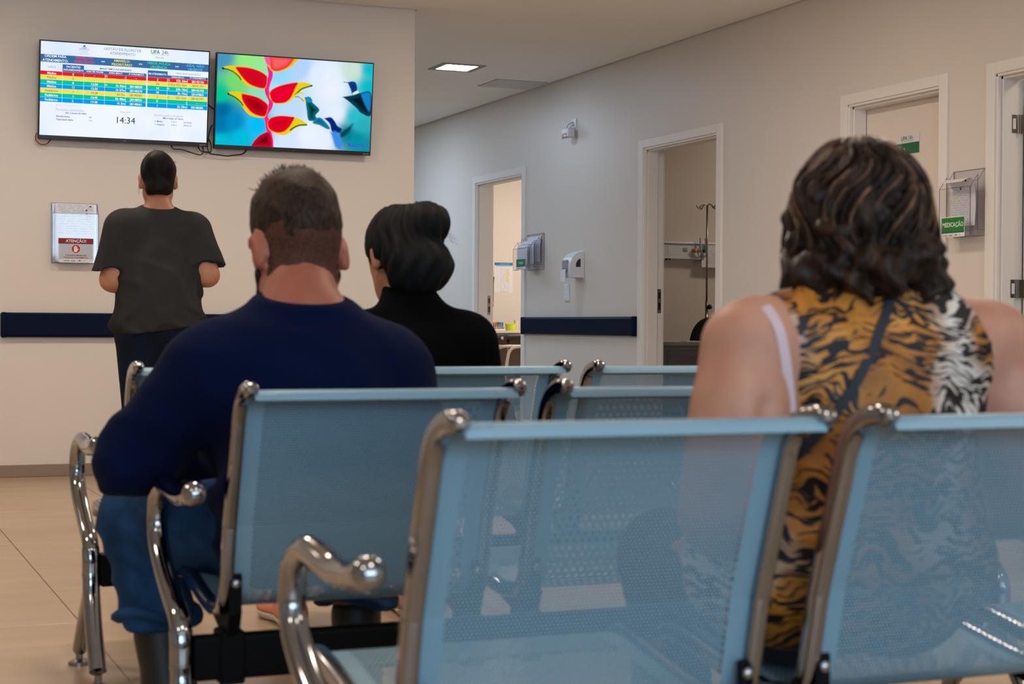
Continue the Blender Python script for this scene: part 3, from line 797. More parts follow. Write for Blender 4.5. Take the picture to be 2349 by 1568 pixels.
    blob('cropped_hair', np_, 0.006, hair_mat('cropped_brown_hair', (68, 41, 33), (98, 60, 48), 0.7, (200, 200, 80)), r, 0.0025, 1, org)
    rnd = random.Random(3); sp = []
    for i in range(420):
        a = rnd.uniform(0, 2 * math.pi); q = 0.88 * math.sqrt(rnd.random()); x = 0.062 * q * math.cos(a); y = -0.010 + 0.070 * q * math.sin(a)
        zz = 0.040 + 0.088 * math.sqrt(max(0, 1 - (x / 0.078) ** 2 - ((y + 0.01) / 0.098) ** 2)); p0 = P(x, y, zz - 0.006)
        dr = R @ _n([x * 5 + rnd.gauss(0, 0.25) - 0.15, rnd.gauss(-0.15, 0.3), 1.0]); L = rnd.uniform(0.016, 0.034) * (1.2 - 0.5 * q)
        p1 = p0 + dr * L * 0.5; p2 = p0 + dr * L + R @ np.array([rnd.gauss(0, 0.004), rnd.gauss(-0.002, 0.004), -0.002])
        sp.append(([p0, p1, p2], 0.0022, 0.0006))
    strand_mesh('hair_tuft', sp, MATS['brown_hair'], r, org, 4)
    # beard along the jaw
    bd = [cap(P(-0.066, 0.012, -0.055), P(-0.050, 0.045, -0.098), 0.016 * HS, 0.018 * HS, 0.02), cap(P(0.066, 0.012, -0.055), P(0.050, 0.045, -0.098), 0.016 * HS, 0.018 * HS, 0.02),
          cap(P(-0.050, 0.045, -0.098), P(0, 0.078, -0.120), 0.020 * HS, 0.024 * HS, 0.02), cap(P(0.050, 0.045, -0.098), P(0, 0.078, -0.120), 0.020 * HS, 0.024 * HS, 0.02),
          wob(lambda Q: 0.002 * sinnoise(Q, 180, 8))]
    blob('beard', bd, 0.006, hair_mat('beard_hair', (26, 20, 18), (50, 38, 32), 0.6, (150, 150, 150)), r, 0.0, 1, org)
    return r
man()
def sdf_eval(prims, P, inflate=0.0):
    F = np.full(P.shape[:-1], 0.5)
    for p in prims:
        if p['op'] != 'u': continue
        d = p['f'](P) - inflate; k = p['k']; h = np.maximum(k - np.abs(F - d), 0) / k; F = np.minimum(F, d) - h * h * k * 0.25
    return F
def back_y(prims, x, z, y0, inflate=0.0):
    """first surface met when walking forward (+y) from y0"""
    ys = np.linspace(y0, y0 + 0.5, 400); P = np.stack([np.full(400, x), ys, np.full(400, z)], -1)
    F = sdf_eval(prims, P, inflate); i = np.argmax(F < 0)
    return ys[i]
def band(name, pts, w, t, m, parent, org):
    """flat strap along points lying on the back"""
    P = catmull(pts, 6)
    b = MB(); b.sweep([tuple(np.array(p) - np.array(org)) for p in P], [(-w / 2, -t / 2), (w / 2, -t / 2), (w / 2, t / 2), (-w / 2, t / 2)], ref=(1, 0, 0.4))
    return b.build(name, m, parent)

# ------------------------------------------------------------------ woman in the tiger-print top (nearest bench)
def tiger_mat():
    m = mat('tiger_print', (190, 120, 40), rough=0.55, spec=0.3)
    nt = m.node_tree; b = nt.nodes['Principled BSDF']; N = nt.nodes.new; Lk = nt.links.new
    tc = N('ShaderNodeTexCoord'); sx = N('ShaderNodeSeparateXYZ'); Lk(tc.outputs['Object'], sx.inputs[0])
    # warp
    n1 = N('ShaderNodeTexNoise'); n1.inputs['Scale'].default_value = 9; n1.inputs['Detail'].default_value = 2; Lk(tc.outputs['Object'], n1.inputs['Vector'])
    vm = N('ShaderNodeVectorMath'); vm.operation = 'MULTIPLY_ADD'; vm.inputs[1].default_value = (0.10, 0.08, 0.16)
    Lk(n1.outputs['Color'], vm.inputs[0]); Lk(tc.outputs['Object'], vm.inputs[2])
    mp = N('ShaderNodeMapping'); mp.inputs['Scale'].default_value = (16.0, 11.0, 78.0); mp.inputs['Rotation'].default_value = (0, math.radians(9), 0); Lk(vm.outputs[0], mp.inputs[0])
    n2 = N('ShaderNodeTexNoise'); n2.inputs['Scale'].default_value = 1.55; n2.inputs['Detail'].default_value = 2.5; n2.inputs['Roughness'].default_value = 0.45; n2.inputs['Distortion'].default_value = 0.6
    Lk(mp.outputs[0], n2.inputs['Vector'])
    st = N('ShaderNodeValToRGB'); st.color_ramp.elements[0].position = 0.475; st.color_ramp.elements[1].position = 0.515; Lk(n2.outputs['Fac'], st.inputs[0])
    # orange / brown / cream ground
    n3 = N('ShaderNodeTexNoise'); n3.inputs['Scale'].default_value = 9; n3.inputs['Detail'].default_value = 4; Lk(vm.outputs[0], n3.inputs['Vector'])
    gr = N('ShaderNodeValToRGB'); e = gr.color_ramp.elements
    e[0].position = 0.32; e[0].color = (*s2l((116, 64, 18)), 1); e[1].position = 0.62; e[1].color = (*s2l((190, 124, 44)), 1)
    x = e.new(0.72); x.color = (*s2l((206, 152, 92)), 1)
    Lk(n3.outputs['Fac'], gr.inputs[0])
    # cream panel down the right side of the back and along the left flank
    def bandmask(cx, w, soft):
        a = N('ShaderNodeMath'); a.operation = 'SUBTRACT'; a.inputs[1].default_value = cx; Lk(sx.outputs['X'], a.inputs[0])
        nz = N('ShaderNodeMath'); nz.operation = 'MULTIPLY_ADD'; nz.inputs[1].default_value = 0.22; Lk(n1.outputs['Fac'], nz.inputs[0]); Lk(a.outputs[0], nz.inputs[2])
        ab = N('ShaderNodeMath'); ab.operation = 'SUBTRACT'; ab.inputs[1].default_value = 0.11; Lk(nz.outputs[0], ab.inputs[0])
        a2 = N('ShaderNodeMath'); a2.operation = 'ABSOLUTE'; Lk(ab.outputs[0], a2.inputs[0])
        r = N('ShaderNodeMapRange'); r.inputs[1].default_value = w; r.inputs[2].default_value = w + soft; r.inputs[3].default_value = 1; r.inputs[4].default_value = 0; Lk(a2.outputs[0], r.inputs[0]); return r
    r1 = bandmask(0.090, 0.010, 0.050); r2 = bandmask(-0.235, 0.02, 0.05)
    mxm = N('ShaderNodeMath'); mxm.operation = 'MAXIMUM'; Lk(r1.outputs[0], mxm.inputs[0]); Lk(r2.outputs[0], mxm.inputs[1])
    m1 = N('ShaderNodeMixRGB'); m1.inputs[2].default_value = (*s2l((204, 190, 178)), 1); Lk(mxm.outputs[0], m1.inputs[0]); Lk(gr.outputs[0], m1.inputs[1])
    m2 = N('ShaderNodeMixRGB'); m2.inputs[2].default_value = (*s2l((20, 15, 16)), 1); Lk(st.outputs[0], m2.inputs[0]); Lk(m1.outputs[0], m2.inputs[1])
    Lk(m2.outputs[0], b.inputs['Base Color']); return m
def woman_tiger():
    org = (1.45, 2.10, 0.0)
    r = empty('person', org); tag(r, 'seated woman with wavy dark brown bob in a sleeveless tiger-print top', 'person')
    HC = (1.445, 2.145, 1.035); HR = rotm(-8, 0, 3); HS = 1.0
    shL, shR = (1.232, 2.095, 0.838), (1.668, 2.095, 0.838)
    elL, elR = (1.172, 2.055, 0.600), (1.735, 2.055, 0.600)
    wrL, wrR = (1.310, 2.35, 0.520), (1.600, 2.35, 0.520)
    torso = [ell((1.465, 2.190, 0.49), (0.235, 0.145, 0.125), None, 0.08), ell((1.455, 2.155, 0.61), (0.205, 0.130, 0.140), None, 0.08),
             ell((1.450, 2.105, 0.745), (0.178, 0.112, 0.140), rotm(-4), 0.07), cap((1.285, 2.095, 0.838), (1.615, 2.095, 0.838), 0.064, None, 0.06),
             cap((1.34, 2.095, 0.855), (1.452, 2.115, 0.93), 0.048, 0.046, 0.06), cap((1.565, 2.095, 0.855), (1.452, 2.115, 0.93), 0.048, 0.046, 0.06)]
    arm = lambda a, b, c: [cap(a, b, 0.066, 0.058, 0.05), cap(np.array(a) * 0.6 + np.array(b) * 0.4 + [0, -0.012, 0], np.array(a) * 0.3 + np.array(b) * 0.7 + [0, -0.010, 0], 0.058, 0.056, 0.04), cap(b, c, 0.047, 0.031, 0.04)]
    leg = lambda a, b, c: [cap(a, b, 0.095, 0.068, 0.06), cap(b, c, 0.060, 0.040, 0.04)]
    legs = leg((1.37, 2.20, 0.455), (1.36, 2.58, 0.465), (1.37, 2.56, 0.09)) + leg((1.57, 2.20, 0.455), (1.60, 2.58, 0.465), (1.59, 2.56, 0.09))
    neck = [cap((1.452, 2.105, 0.87), (1.456, 2.130, 0.985), 0.052, 0.050, 0.03)]
    body = torso + neck + head_prims(HC, HR, HS) + arm(shL, elL, wrL) + arm(shR, elR, wrR) + legs
    body += hand_prims(wrL, (0.55, 0.8, -0.1), (0, 0, -1), 1, 0.92) + hand_prims(wrR, (-0.55, 0.8, -0.1), (0, 0, -1), -1, 0.92)
    body += foot_prims((1.37, 2.56, 0.09), (1.37, 2.76, 0), 0.92) + foot_prims((1.59, 2.56, 0.09), (1.60, 2.76, 0), 0.92)
    body += [ell((1.216, 1.995, 0.752), (0.014, 0.022, 0.026), None, 0.02, 's')]
    blob('body', body, 0.008, skin('skin_fair', (174, 126, 104)), r, 0.0, 2, org)
    eyes(r, HC, HR, HS, 1.0, org)
    def armhole(P):
        xl = 1.264 + 0.10 * np.clip(0.90 - P[..., 2], -0.1, 0.3) ** 1.0 * 0.1
        a = np.minimum(xl - P[..., 0], P[..., 2] - 0.715)
        xr = 1.570 + (0.93 - P[..., 2]) * 0.40
        b_ = np.minimum(P[..., 0] - xr, P[..., 2] - 0.69)
        return np.maximum(a, b_)
    def fold(P): return 0.004 * sinnoise(P, 26, 2) - 0.004 * (np.sin(P[..., 2] * 60 + P[..., 0] * 25 + 2 * np.sin(P[..., 0] * 18)) * 0.5 + 0.5) ** 3
    top = torso + [ell((1.455, 2.195, 0.50), (0.245, 0.150, 0.13), None, 0.05), cap((1.452, 2.105, 0.87), (1.456, 2.115, 0.935), 0.056, 0.054, 0.03)]
    blob('tiger_print_top', top + [wob(fold), dict(f=armhole, op='clip'), half((1.45, 2.1, 0.385), (0, 0, -1)), half((1.45, 2.1, 0.945), (0, 0.15, 1))], 0.007, tiger_mat(), r, 0.007, 2, org)
    pants = [ell((1.465, 2.20, 0.47), (0.215, 0.14, 0.095), None, 0.06)] + [cap((1.37, 2.20, 0.455), (1.36, 2.58, 0.465), 0.100, 0.076, 0.06), cap((1.57, 2.20, 0.455), (1.60, 2.58, 0.465), 0.100, 0.076, 0.06),
             cap((1.36, 2.58, 0.465), (1.37, 2.56, 0.13), 0.070, 0.062, 0.04), cap((1.60, 2.58, 0.465), (1.59, 2.56, 0.13), 0.070, 0.062, 0.04)]
    blob('trousers', pants, 0.012, mat('dark_trousers', (24, 24, 28), rough=0.85), r, 0.004, 2, org)
    for x in (1.37, 1.59):
        blob('shoe', foot_prims((x, 2.56, 0.08), (x + 0.004, 2.77, 0), 1.02) + [half((0, 0, 0.002), (0, 0, -1)), half((0, 0, 0.085), (0, 0, 1))], 0.009, BLACKPL, r, 0.004, 2, org)
    # straps lie on the back
    P1 = [(x, back_y(top, x, z, 1.75, 0.007) - 0.003, z) for x, z in ((1.452, 0.955), (1.437, 0.915), (1.405, 0.865), (1.368, 0.805), (1.330, 0.745), (1.295, 0.690), (1.265, 0.635), (1.235, 0.575))]
    band('bag_strap', P1, 0.0145, 0.004, mat('navy_strap', (16, 20, 30), rough=0.7), r, org)
    allp = torso + arm(shL, elL, wrL)
    P2 = [(x, back_y(allp, x, z, 1.75) - 0.001, z) for x, z in ((1.238, 0.895), (1.244, 0.865), (1.252, 0.825), (1.259, 0.785), (1.266, 0.745))]
    band('bra_strap', P2, 0.015, 0.003, mat('pale_strap', (190, 166, 168), rough=0.6), r, org)
    # hair: wavy bob, clumped into rolling locks
    hp = [ell((1.436, 2.125, 1.047), (0.091, 0.110, 0.100), None, 0.04), ell((1.437, 2.095, 0.990), (0.094, 0.088, 0.060), None, 0.05)]
    hr = random.Random(77)
    for k in range(15):
        a_ = math.radians(-112 + 224 * k / 14 + hr.uniform(-5, 5)); rr = 0.093 + (0.008 if abs(math.sin(a_)) > 0.7 else 0.0) + hr.uniform(-0.008, 0.006)
        c_ = np.array([1.436 + rr * math.sin(a_), 2.105 - 0.090 * math.cos(a_), 0.955 + hr.uniform(-0.014, 0.012) + (-0.012 if abs(math.sin(a_)) < 0.4 else 0.0)])
        hp.append(ell(c_, (0.026, 0.026, 0.020 + hr.uniform(0, 0.010)), rotm(hr.uniform(-20, 20), hr.uniform(-25, 25), math.degrees(a_)), 0.022))
    def locks(Q):
        th = np.arctan2(Q[..., 0] - 1.438, -(Q[..., 1] - 2.118)); z = Q[..., 2]
        a1 = np.sin(7.0 * th + 2.6 * np.sin(42 * z + 2.0 * th) + 1.0); a2 = np.sin(15.0 * th + 2.2 * np.sin(60 * z - 3.0 * th) + 4 * np.sin(2 * th)); a3 = np.sin(70 * z + 3 * np.sin(5 * th) + 2 * th)
        dn = np.clip((1.13 - z) / 0.10, 0.15, 1)
        return -(0.0075 * a1 + 0.0045 * a2 + 0.004 * a3) * dn + 0.002 * sinnoise(Q, 120, 21)
    hp += [wob(locks), half((1.438, 2.20, 1.0), (0, 1, -0.25))]
    hm = hair_mat('dark_brown_hair', (16, 10, 8), (58, 39, 28), 0.40, (50, 50, 14))
    blob('hair', hp, 0.005, hm, r, 0.0, 1, org)
    rnd = random.Random(11); paths = []; light = []
    for i in range(520):
        th = math.radians(rnd.uniform(-130, 130)); t0 = rnd.uniform(0.05, 0.7); t1 = min(t0 + rnd.uniform(0.22, 0.5), 1.14)
        lay = rnd.uniform(1.0, 1.075); pts = []
        for j in range(14):
            t = t0 + (t1 - t0) * j / 13; pa = min(t, 1.0) * math.radians(112); z = 1.045 + 0.099 * lay * math.cos(pa)
            thh = th + 0.30 * math.sin(42 * z + 2.0 * th) * min(1, t * 1.6); bul = 1.0 + 0.05 * math.sin(7 * thh + 1.0)
            rx, ry = 0.092 * lay * bul, 0.110 * lay * bul
            x = 1.436 + rx * math.sin(pa) * math.sin(thh); y = 2.118 - ry * math.sin(pa) * math.cos(thh)
            if t > 0.72:
                q = (t - 0.72) / 0.4; z -= 0.050 * q; fl = 0.034 * q * (1 if abs(math.sin(th)) > 0.55 else 0.35)
                x += fl * math.sin(thh); y -= fl * 0.6 * math.cos(thh); z += 0.022 * q ** 3
            pts.append((x, y, z))
        (light if rnd.random() < 0.22 else paths).append((pts, rnd.uniform(0.0018, 0.0045), 0.0008))
    strand_mesh('hair_highlight', light, hair_mat('brown_streak', (70, 46, 33), (124, 90, 66), 0.38, (50, 50, 14)), r, org, 5)
    strand_mesh('hair_lock', paths, hm, r, org, 5)
    return r
woman_tiger()

# ------------------------------------------------------------------ woman in black (farthest bench)
def woman_black():
    org = (1.47, 4.25, 0.0)
    r = empty('person', org); tag(r, 'seated woman with a black hair bun in a black long-sleeved top', 'person')
    HC = (1.452, 4.325, 1.062); HR = rotm(-14, 0, 10); HS = 1.0
    shL, shR = (1.290, 4.225, 0.812), (1.622, 4.225, 0.812)
    elL, elR = (1.215, 4.235, 0.590), (1.690, 4.235, 0.590)
    wrL, wrR = (1.38, 4.47, 0.545), (1.55, 4.47, 0.545)
    hL, hR, kL, kR = (1.37, 4.29, 0.455), (1.57, 4.29, 0.455), (1.30, 4.70, 0.465), (1.62, 4.70, 0.465)
    aL, aR = (1.245, 4.68, 0.085), (1.625, 4.74, 0.085)
    torso = [ell((1.47, 4.28, 0.49), (0.195, 0.145, 0.12), None, 0.08), ell((1.47, 4.255, 0.61), (0.175, 0.128, 0.14), None, 0.08),
             ell((1.467, 4.235, 0.735), (0.178, 0.118, 0.135), rotm(-6), 0.07), cap((1.330, 4.228, 0.815), (1.605, 4.228, 0.815), 0.066, None, 0.06),
             cap((1.37, 4.235, 0.842), (1.462, 4.26, 0.925), 0.050, 0.048, 0.06), cap((1.56, 4.235, 0.842), (1.462, 4.26, 0.925), 0.050, 0.048, 0.06)]
    neck = [cap((1.463, 4.25, 0.86), (1.458, 4.29, 0.99), 0.052, 0.050, 0.03)]
    arm = lambda a, b, c: [cap(a, b, 0.062, 0.048, 0.05), cap(b, c, 0.045, 0.030, 0.04)]
    legs = [cap(hL, kL, 0.09, 0.064, 0.06), cap(kL, aL, 0.058, 0.038, 0.04), cap(hR, kR, 0.09, 0.064, 0.06), cap(kR, aR, 0.058, 0.038, 0.04)]
    body = torso + neck + head_prims(HC, HR, HS) + arm(shL, elL, wrL) + arm(shR, elR, wrR) + legs
    body += hand_prims(wrL, (0.5, 0.85, 0), (0, 0, -1), 1, 0.9) + hand_prims(wrR, (-0.5, 0.85, 0), (0, 0, -1), -1, 0.9)
    body += foot_prims(aL, (1.235, 4.86, 0), 0.88) + foot_prims(aR, (1.63, 4.92, 0), 0.88)
    blob('body', body, 0.009, skin('skin_tan', (165, 113, 86)), r, 0.0, 2, org)
    eyes(r, HC, HR, HS, 1.0, org)
    top = torso + [cap(shL, elL, 0.072, 0.056, 0.05), cap(elL, wrL, 0.054, 0.040, 0.04), cap(shR, elR, 0.072, 0.056, 0.05), cap(elR, wrR, 0.054, 0.040, 0.04), cap((1.463, 4.25, 0.86), (1.460, 4.270, 0.960), 0.060, 0.060, 0.03)]
    blob('black_top', top + [wob(lambda P: 0.004 * sinnoise(P, 24, 4)), half((1.46, 4.25, 0.40), (0, 0, -1)), half((1.46, 4.26, 0.968), (0, -0.2, 1))], 0.010, cloth('black_jersey', (4, 4, 5), 0.9, 0.05), r, 0.007, 2, org)
    pn = [ell((1.47, 4.29, 0.465), (0.19, 0.14, 0.09), None, 0.06), cap(hL, kL, 0.094, 0.070, 0.06), cap(kL, np.array(aL) + [0, 0, 0.05], 0.066, 0.056, 0.04), cap(hR, kR, 0.094, 0.070, 0.06), cap(kR, np.array(aR) + [0, 0, 0.05], 0.066, 0.056, 0.04)]
    blob('trousers', pn, 0.011, DENIM_D, r, 0.004, 2, org)
    pk = mat('pink_canvas', (214, 138, 118), rough=0.8)
    for a, t in ((aL, (1.235, 4.87, 0)), (aR, (1.63, 4.93, 0))):
        fp = foot_prims((a[0], a[1], 0.075), t, 1.0)
        s = blob('shoe', fp + [half((0, 0, 0.022), (0, 0, -1)), half((0, 0, 0.080), (0, 0, 1))], 0.007, pk, r, 0.004, 2, org)
        o = blob('sole', fp + [half((0, 0, 0.001), (0, 0, -1)), half((0, 0, 0.024), (0, 0, 1))], 0.007, mat('shoe_sole', (206, 200, 186), rough=0.7), s, 0.007, 1, org)
    R = np.array(HR); P = lambda x, y, z: np.array(HC) + R @ np.array([x, y, z])
    hm = hair_mat('black_hair', (8, 7, 8), (18, 15, 15), 0.68, (60, 60, 14))
    hp = [ell(P(0, -0.022, 0.022), (0.094, 0.112, 0.104), R, 0.03), ell((1.482, 4.225, 1.030), (0.092, 0.060, 0.070), None, 0.04), ell((1.500, 4.245, 1.140), (0.068, 0.062, 0.058), None, 0.02), ell((1.470, 4.235, 0.985), (0.070, 0.045, 0.045), None, 0.03),
          wob(lambda Q: 0.003 * sinnoise(Q, 60, 31) - 0.0045 * np.sin(16 * np.arctan2(Q[..., 0] - 1.47, -(Q[..., 1] - 4.30)) + 2.0 * np.sin(40 * Q[..., 2]))), half(P(0, 0.052, 0.0), R @ np.array([0, 0.92, -0.38]))]
    blob('hair', hp, 0.007, hm, r, 0.0, 1, org)
    rnd = random.Random(5); paths = []
    for i in range(60):
        th = math.radians(rnd.uniform(-60, 110)); z0 = rnd.uniform(0.98, 1.14); rr = 0.103
        x = 1.470 + rr * math.sin(th) * 0.98; y = 4.29 - rr * math.cos(th); d = _n([math.sin(th), -math.cos(th), rnd.uniform(-0.9, 0.5)]); L = rnd.uniform(0.015, 0.05); p0 = np.array([x, y, z0]) - d * 0.012
        paths.append(([p0, p0 + d * L * 0.5 + [0, 0, 0.004], p0 + d * L + [rnd.gauss(0, 0.006), 0, -0.01]], 0.0004, 0.0002))
    strand_mesh('flyaway_hair', paths, hm, r, org, 4)
    return r
woman_black()

# ------------------------------------------------------------------ standing woman in the grey T-shirt
def woman_grey():
    org = (1.33, 7.20, 0.0)
    r = empty('person', org); tag(r, 'woman standing with her back turned in a charcoal T-shirt and dark jeans', 'person')
    HC = (1.338, 7.232, 1.492); HR = rotm(-4, 0, -6); HS = 0.93
    shL, shR = (1.178, 7.20, 1.270), (1.492, 7.20, 1.270)
    elL, elR = (1.142, 7.215, 1.050), (1.540, 7.165, 1.075)
    wrL, wrR = (1.235, 7.42, 1.080), (1.470, 7.39, 1.120)
    hL, hR, kL, kR = (1.255, 7.215, 0.80), (1.425, 7.215, 0.80), (1.265, 7.235, 0.445), (1.435, 7.235, 0.445)
    aL, aR = (1.262, 7.20, 0.085), (1.440, 7.20, 0.085)
    torso = [ell((1.340, 7.205, 0.855), (0.168, 0.135, 0.110), None, 0.08), ell((1.335, 7.205, 0.985), (0.155, 0.120, 0.14), None, 0.08),
             ell((1.335, 7.205, 1.135), (0.160, 0.112, 0.140), None, 0.07), cap((1.208, 7.205, 1.268), (1.462, 7.205, 1.268), 0.058, None, 0.06),
             cap((1.25, 7.205, 1.285), (1.337, 7.215, 1.352), 0.046, 0.044, 0.05), cap((1.42, 7.205, 1.285), (1.337, 7.215, 1.352), 0.046, 0.044, 0.05)]
    neck = [cap((1.337, 7.210, 1.30), (1.338, 7.222, 1.43), 0.049, 0.046, 0.03)]
    arm = lambda a, b, c: [cap(a, b, 0.055, 0.046, 0.05), cap(b, c, 0.043, 0.029, 0.04)]
    legs = [cap(hL, kL, 0.090, 0.060, 0.06), cap(kL, aL, 0.057, 0.036, 0.04), cap(hR, kR, 0.090, 0.060, 0.06), cap(kR, aR, 0.057, 0.036, 0.04)]
    body = torso + neck + head_prims(HC, HR, HS) + arm(shL, elL, wrL) + arm(shR, elR, wrR) + legs
    body += hand_prims(wrL, (0.35, 0.9, 0.1), (0.2, 0, -1), 1, 0.9) + hand_prims(wrR, (-0.6, 0.7, 0.1), (-0.2, 0, -1), -1, 0.9)
    body += foot_prims(aL, (1.25, 7.38, 0), 0.9) + foot_prims(aR, (1.455, 7.38, 0), 0.9)
    blob('body', body, 0.008, skin('skin_olive', (180, 126, 96)), r, 0.0, 2, org)
    eyes(r, HC, HR, HS, 1.0, org)
    def fold(P):
        q = P - np.array([1.33, 7.2, 1.0])
        a = np.sin(q @ np.array([34, 10, 40]) + 1.5 * np.sin(q @ np.array([8, 3, -20]))) * 0.5 + 0.5
        b_ = np.sin(q @ np.array([46, 5, -14]) + 1.2 * np.sin(q @ np.array([6, 0, 24])) + 1.0) * 0.5 + 0.5
        low = np.clip((1.24 - P[..., 2]) / 0.3, 0.05, 1)
        return (-0.015 * a ** 4 - 0.012 * b_ ** 5) * low + 0.003 * sinnoise(P, 20, 6)
    def aw(s_, e_):
        s_, e_ = np.array(s_), np.array(e_); d = _n(e_ - s_); c = s_ * 0.30 + e_ * 0.70; d2 = _n(d + np.array([-0.55 * np.sign(e_[0] - 1.33), 0, 0]) * 0.5)
        return cap(s_, e_ + np.array([0.010 * np.sign(e_[0] - 1.33), 0, 0]), 0.064, 0.064, 0.045, clip=[(c, d2)])
    sh = torso + [ell((1.338, 7.200, 0.90), (0.163, 0.138, 0.10), None, 0.06), ell((1.335, 7.200, 1.02), (0.156, 0.128, 0.12), None, 0.06), aw(shL, elL), aw(shR, elR)]
    blob('t_shirt', sh + [wob(fold), half((1.33, 7.2, 0.835), (0.14, 0, -1)), half((1.337, 7.22, 1.372), (0, -0.3, 1))], 0.008, cloth('charcoal_cotton', (54, 53, 52), 0.85, 0.06), r, 0.010, 2, org)
    pn = [ell((1.340, 7.205, 0.86), (0.176, 0.143, 0.118), None, 0.06), cap(hL, kL, 0.094, 0.066, 0.05), cap(kL, np.array(aL) + [0, 0, 0.04], 0.064, 0.052, 0.04), cap(hR, kR, 0.094, 0.066, 0.05), cap(kR, np.array(aR) + [0, 0, 0.04], 0.064, 0.052, 0.04)]
    blob('jeans', pn, 0.010, DENIM_D, r, 0.004, 2, org)
    for a, t in ((aL, (1.25, 7.39, 0)), (aR, (1.455, 7.39, 0))):
        blob('shoe', foot_prims((a[0], a[1], 0.075), t, 1.02) + [half((0, 0, 0.002), (0, 0, -1)), half((0, 0, 0.085), (0, 0, 1))], 0.008, BLACKPL, r, 0.005, 2, org)
    R = np.array(HR); P = lambda x, y, z: np.array(HC) + R @ (np.array([x, y, z]) * HS)
    hm = hair_mat('near_black_hair', (10, 8, 8), (26, 21, 19), 0.6, (70, 70, 18))
    hp = [ell(P(0, -0.014, 0.026), np.array([0.081, 0.102, 0.098]) * HS, R, 0.03), ell(P(0, -0.085, 0.045), (0.062, 0.045, 0.060), None, 0.015), ell(P(0, -0.060, -0.060), (0.058, 0.045, 0.045), None, 0.04),
          wob(lambda Q: 0.005 * sinnoise(Q, 80, 41)), half(P(0, 0.040, 0.0), R @ np.array([0, 0.90, -0.40])), half(P(0, -0.05, -0.088), R @ np.array([0, -0.1, -1]))]
    blob('hair', hp, 0.006, hm, r, 0.0, 1, org)
    rnd = random.Random(9); paths = []
    for i in range(22):
        sg = rnd.choice((-1, 1)); p0 = P(sg * 0.074, rnd.uniform(-0.05, 0.03), rnd.uniform(-0.04, 0.05)); L = rnd.uniform(0.015, 0.05); out = rnd.uniform(0.002, 0.014) * sg
        paths.append(([p0, p0 + R @ np.array([out, 0, -L * 0.4]), p0 + R @ np.array([out * 1.1, 0.004, -L])], 0.0006, 0.0003))
    for i in range(24):
        a = rnd.uniform(-1.2, 1.2); p0 = P(0.078 * math.sin(a), -0.02, 0.030 + 0.094 * math.cos(a)); d = R @ _n([math.sin(a) + 0.5, 0, math.cos(a) * 0.4]); L = rnd.uniform(0.006, 0.018)
        paths.append(([p0, p0 + d * L * 0.6, p0 + d * L + [0.003, 0, -0.004]], 0.0005, 0.0002))
    strand_mesh('flyaway_hair', paths, hm, r, org, 4)
    return r
woman_grey()

# ================================================================== PRINT HELPERS
def homog(src, dst):
    A = []; B = []
    for (x, y), (u, v) in zip(src, dst):
        A += [[x, y, 1, 0, 0, 0, -u * x, -u * y], [0, 0, 0, x, y, 1, -v * x, -v * y]]; B += [u, v]
    h = np.linalg.solve(np.array(A, float), np.array(B, float)); return np.append(h, 1).reshape(3, 3)
def hmap(H, p):
    q = H @ np.array([p[0], p[1], 1.0]); return q[:2] / q[2]
_tcache = {}
def glyphs(s, bold=False):
    """flat mesh of a line of text, height 1 = capital size; returns verts (x,z) with left baseline origin, faces, width"""
    key = (s, bold)
    if key in _tcache: return _tcache[key]
    cu = bpy.data.curves.new('t', 'FONT'); cu.body = s; cu.size = 1.0; cu.resolution_u = 2
    if bold: cu.offset = 0.016
    ob = bpy.data.objects.new('t', cu); COL.objects.link(ob)
    bpy.context.view_layer.update()
    me = ob.to_mesh()
    v = np.array([q.co[:2] for q in me.vertices]).reshape(-1, 2); f = [tuple(p.vertices) for p in me.polygons]
    ob.to_mesh_clear(); bpy.data.objects.remove(ob); bpy.data.curves.remove(cu)
    if len(v) == 0: v = np.zeros((0, 2)); r = (v, [], 0.0)
    else: r = (v, f, float(v[:, 0].max()))
    _tcache[key] = r; return r
class Print:
    """flat artwork on a local x-z plane facing -y; each call lays its shape a hair further out"""
    def __init__(s, y=0.0): s.b = MB(); s.mats = []; s.y = y; s.base = y; s.layer = 0
    def _m(s, m):
        if m not in s.mats: s.mats.append(m)
        s.b.mi(s.mats.index(m))
    def lay(s, n): s.y = s.base - 0.00025 * n; return s
    def poly(s, pts, m):
        s._m(m); s.b.add([(p[0], s.y, p[1]) for p in pts], [tuple(range(len(pts)))]); return s
    def rect(s, x0, z0, x1, z1, m): return s.poly([(x0, z0), (x1, z0), (x1, z1), (x0, z1)], m)
    def text(s, t, x, z, size, m, align='c', bold=False, squeeze=1.0):
        v, f, w = glyphs(t, bold); k = size / 0.73
        w *= k * squeeze; ox = x - (w / 2 if align == 'c' else (w if align == 'r' else 0))
        s._m(m); s.b.add([(ox + a * k * squeeze, s.y, z - size / 2 + b * k) for a, b in v], f); return s
    def line(s, pts, w, m):
        for (a, b) in zip(pts[:-1], pts[1:]):
            a = np.array(a); b = np.array(b); d = b - a; n = np.array([-d[1], d[0]]) / max(np.linalg.norm(d), 1e-9) * w / 2
            s.poly([a + n, a - n, b - n, b + n], m)
        return s
    def build(s, name, parent):
        return mesh(name, s.b.v, s.b.f, None, parent, False, s.mats, s.b.m)
def ink(rgb, rough=0.6):
    return mat('ink_%d_%d_%d' % rgb, rgb, rough=rough)
def glow(rgb, k=1.0):
    return emat('screen_%d_%d_%d' % rgb, tuple(c * k for c in s2l(rgb)), 1.0)

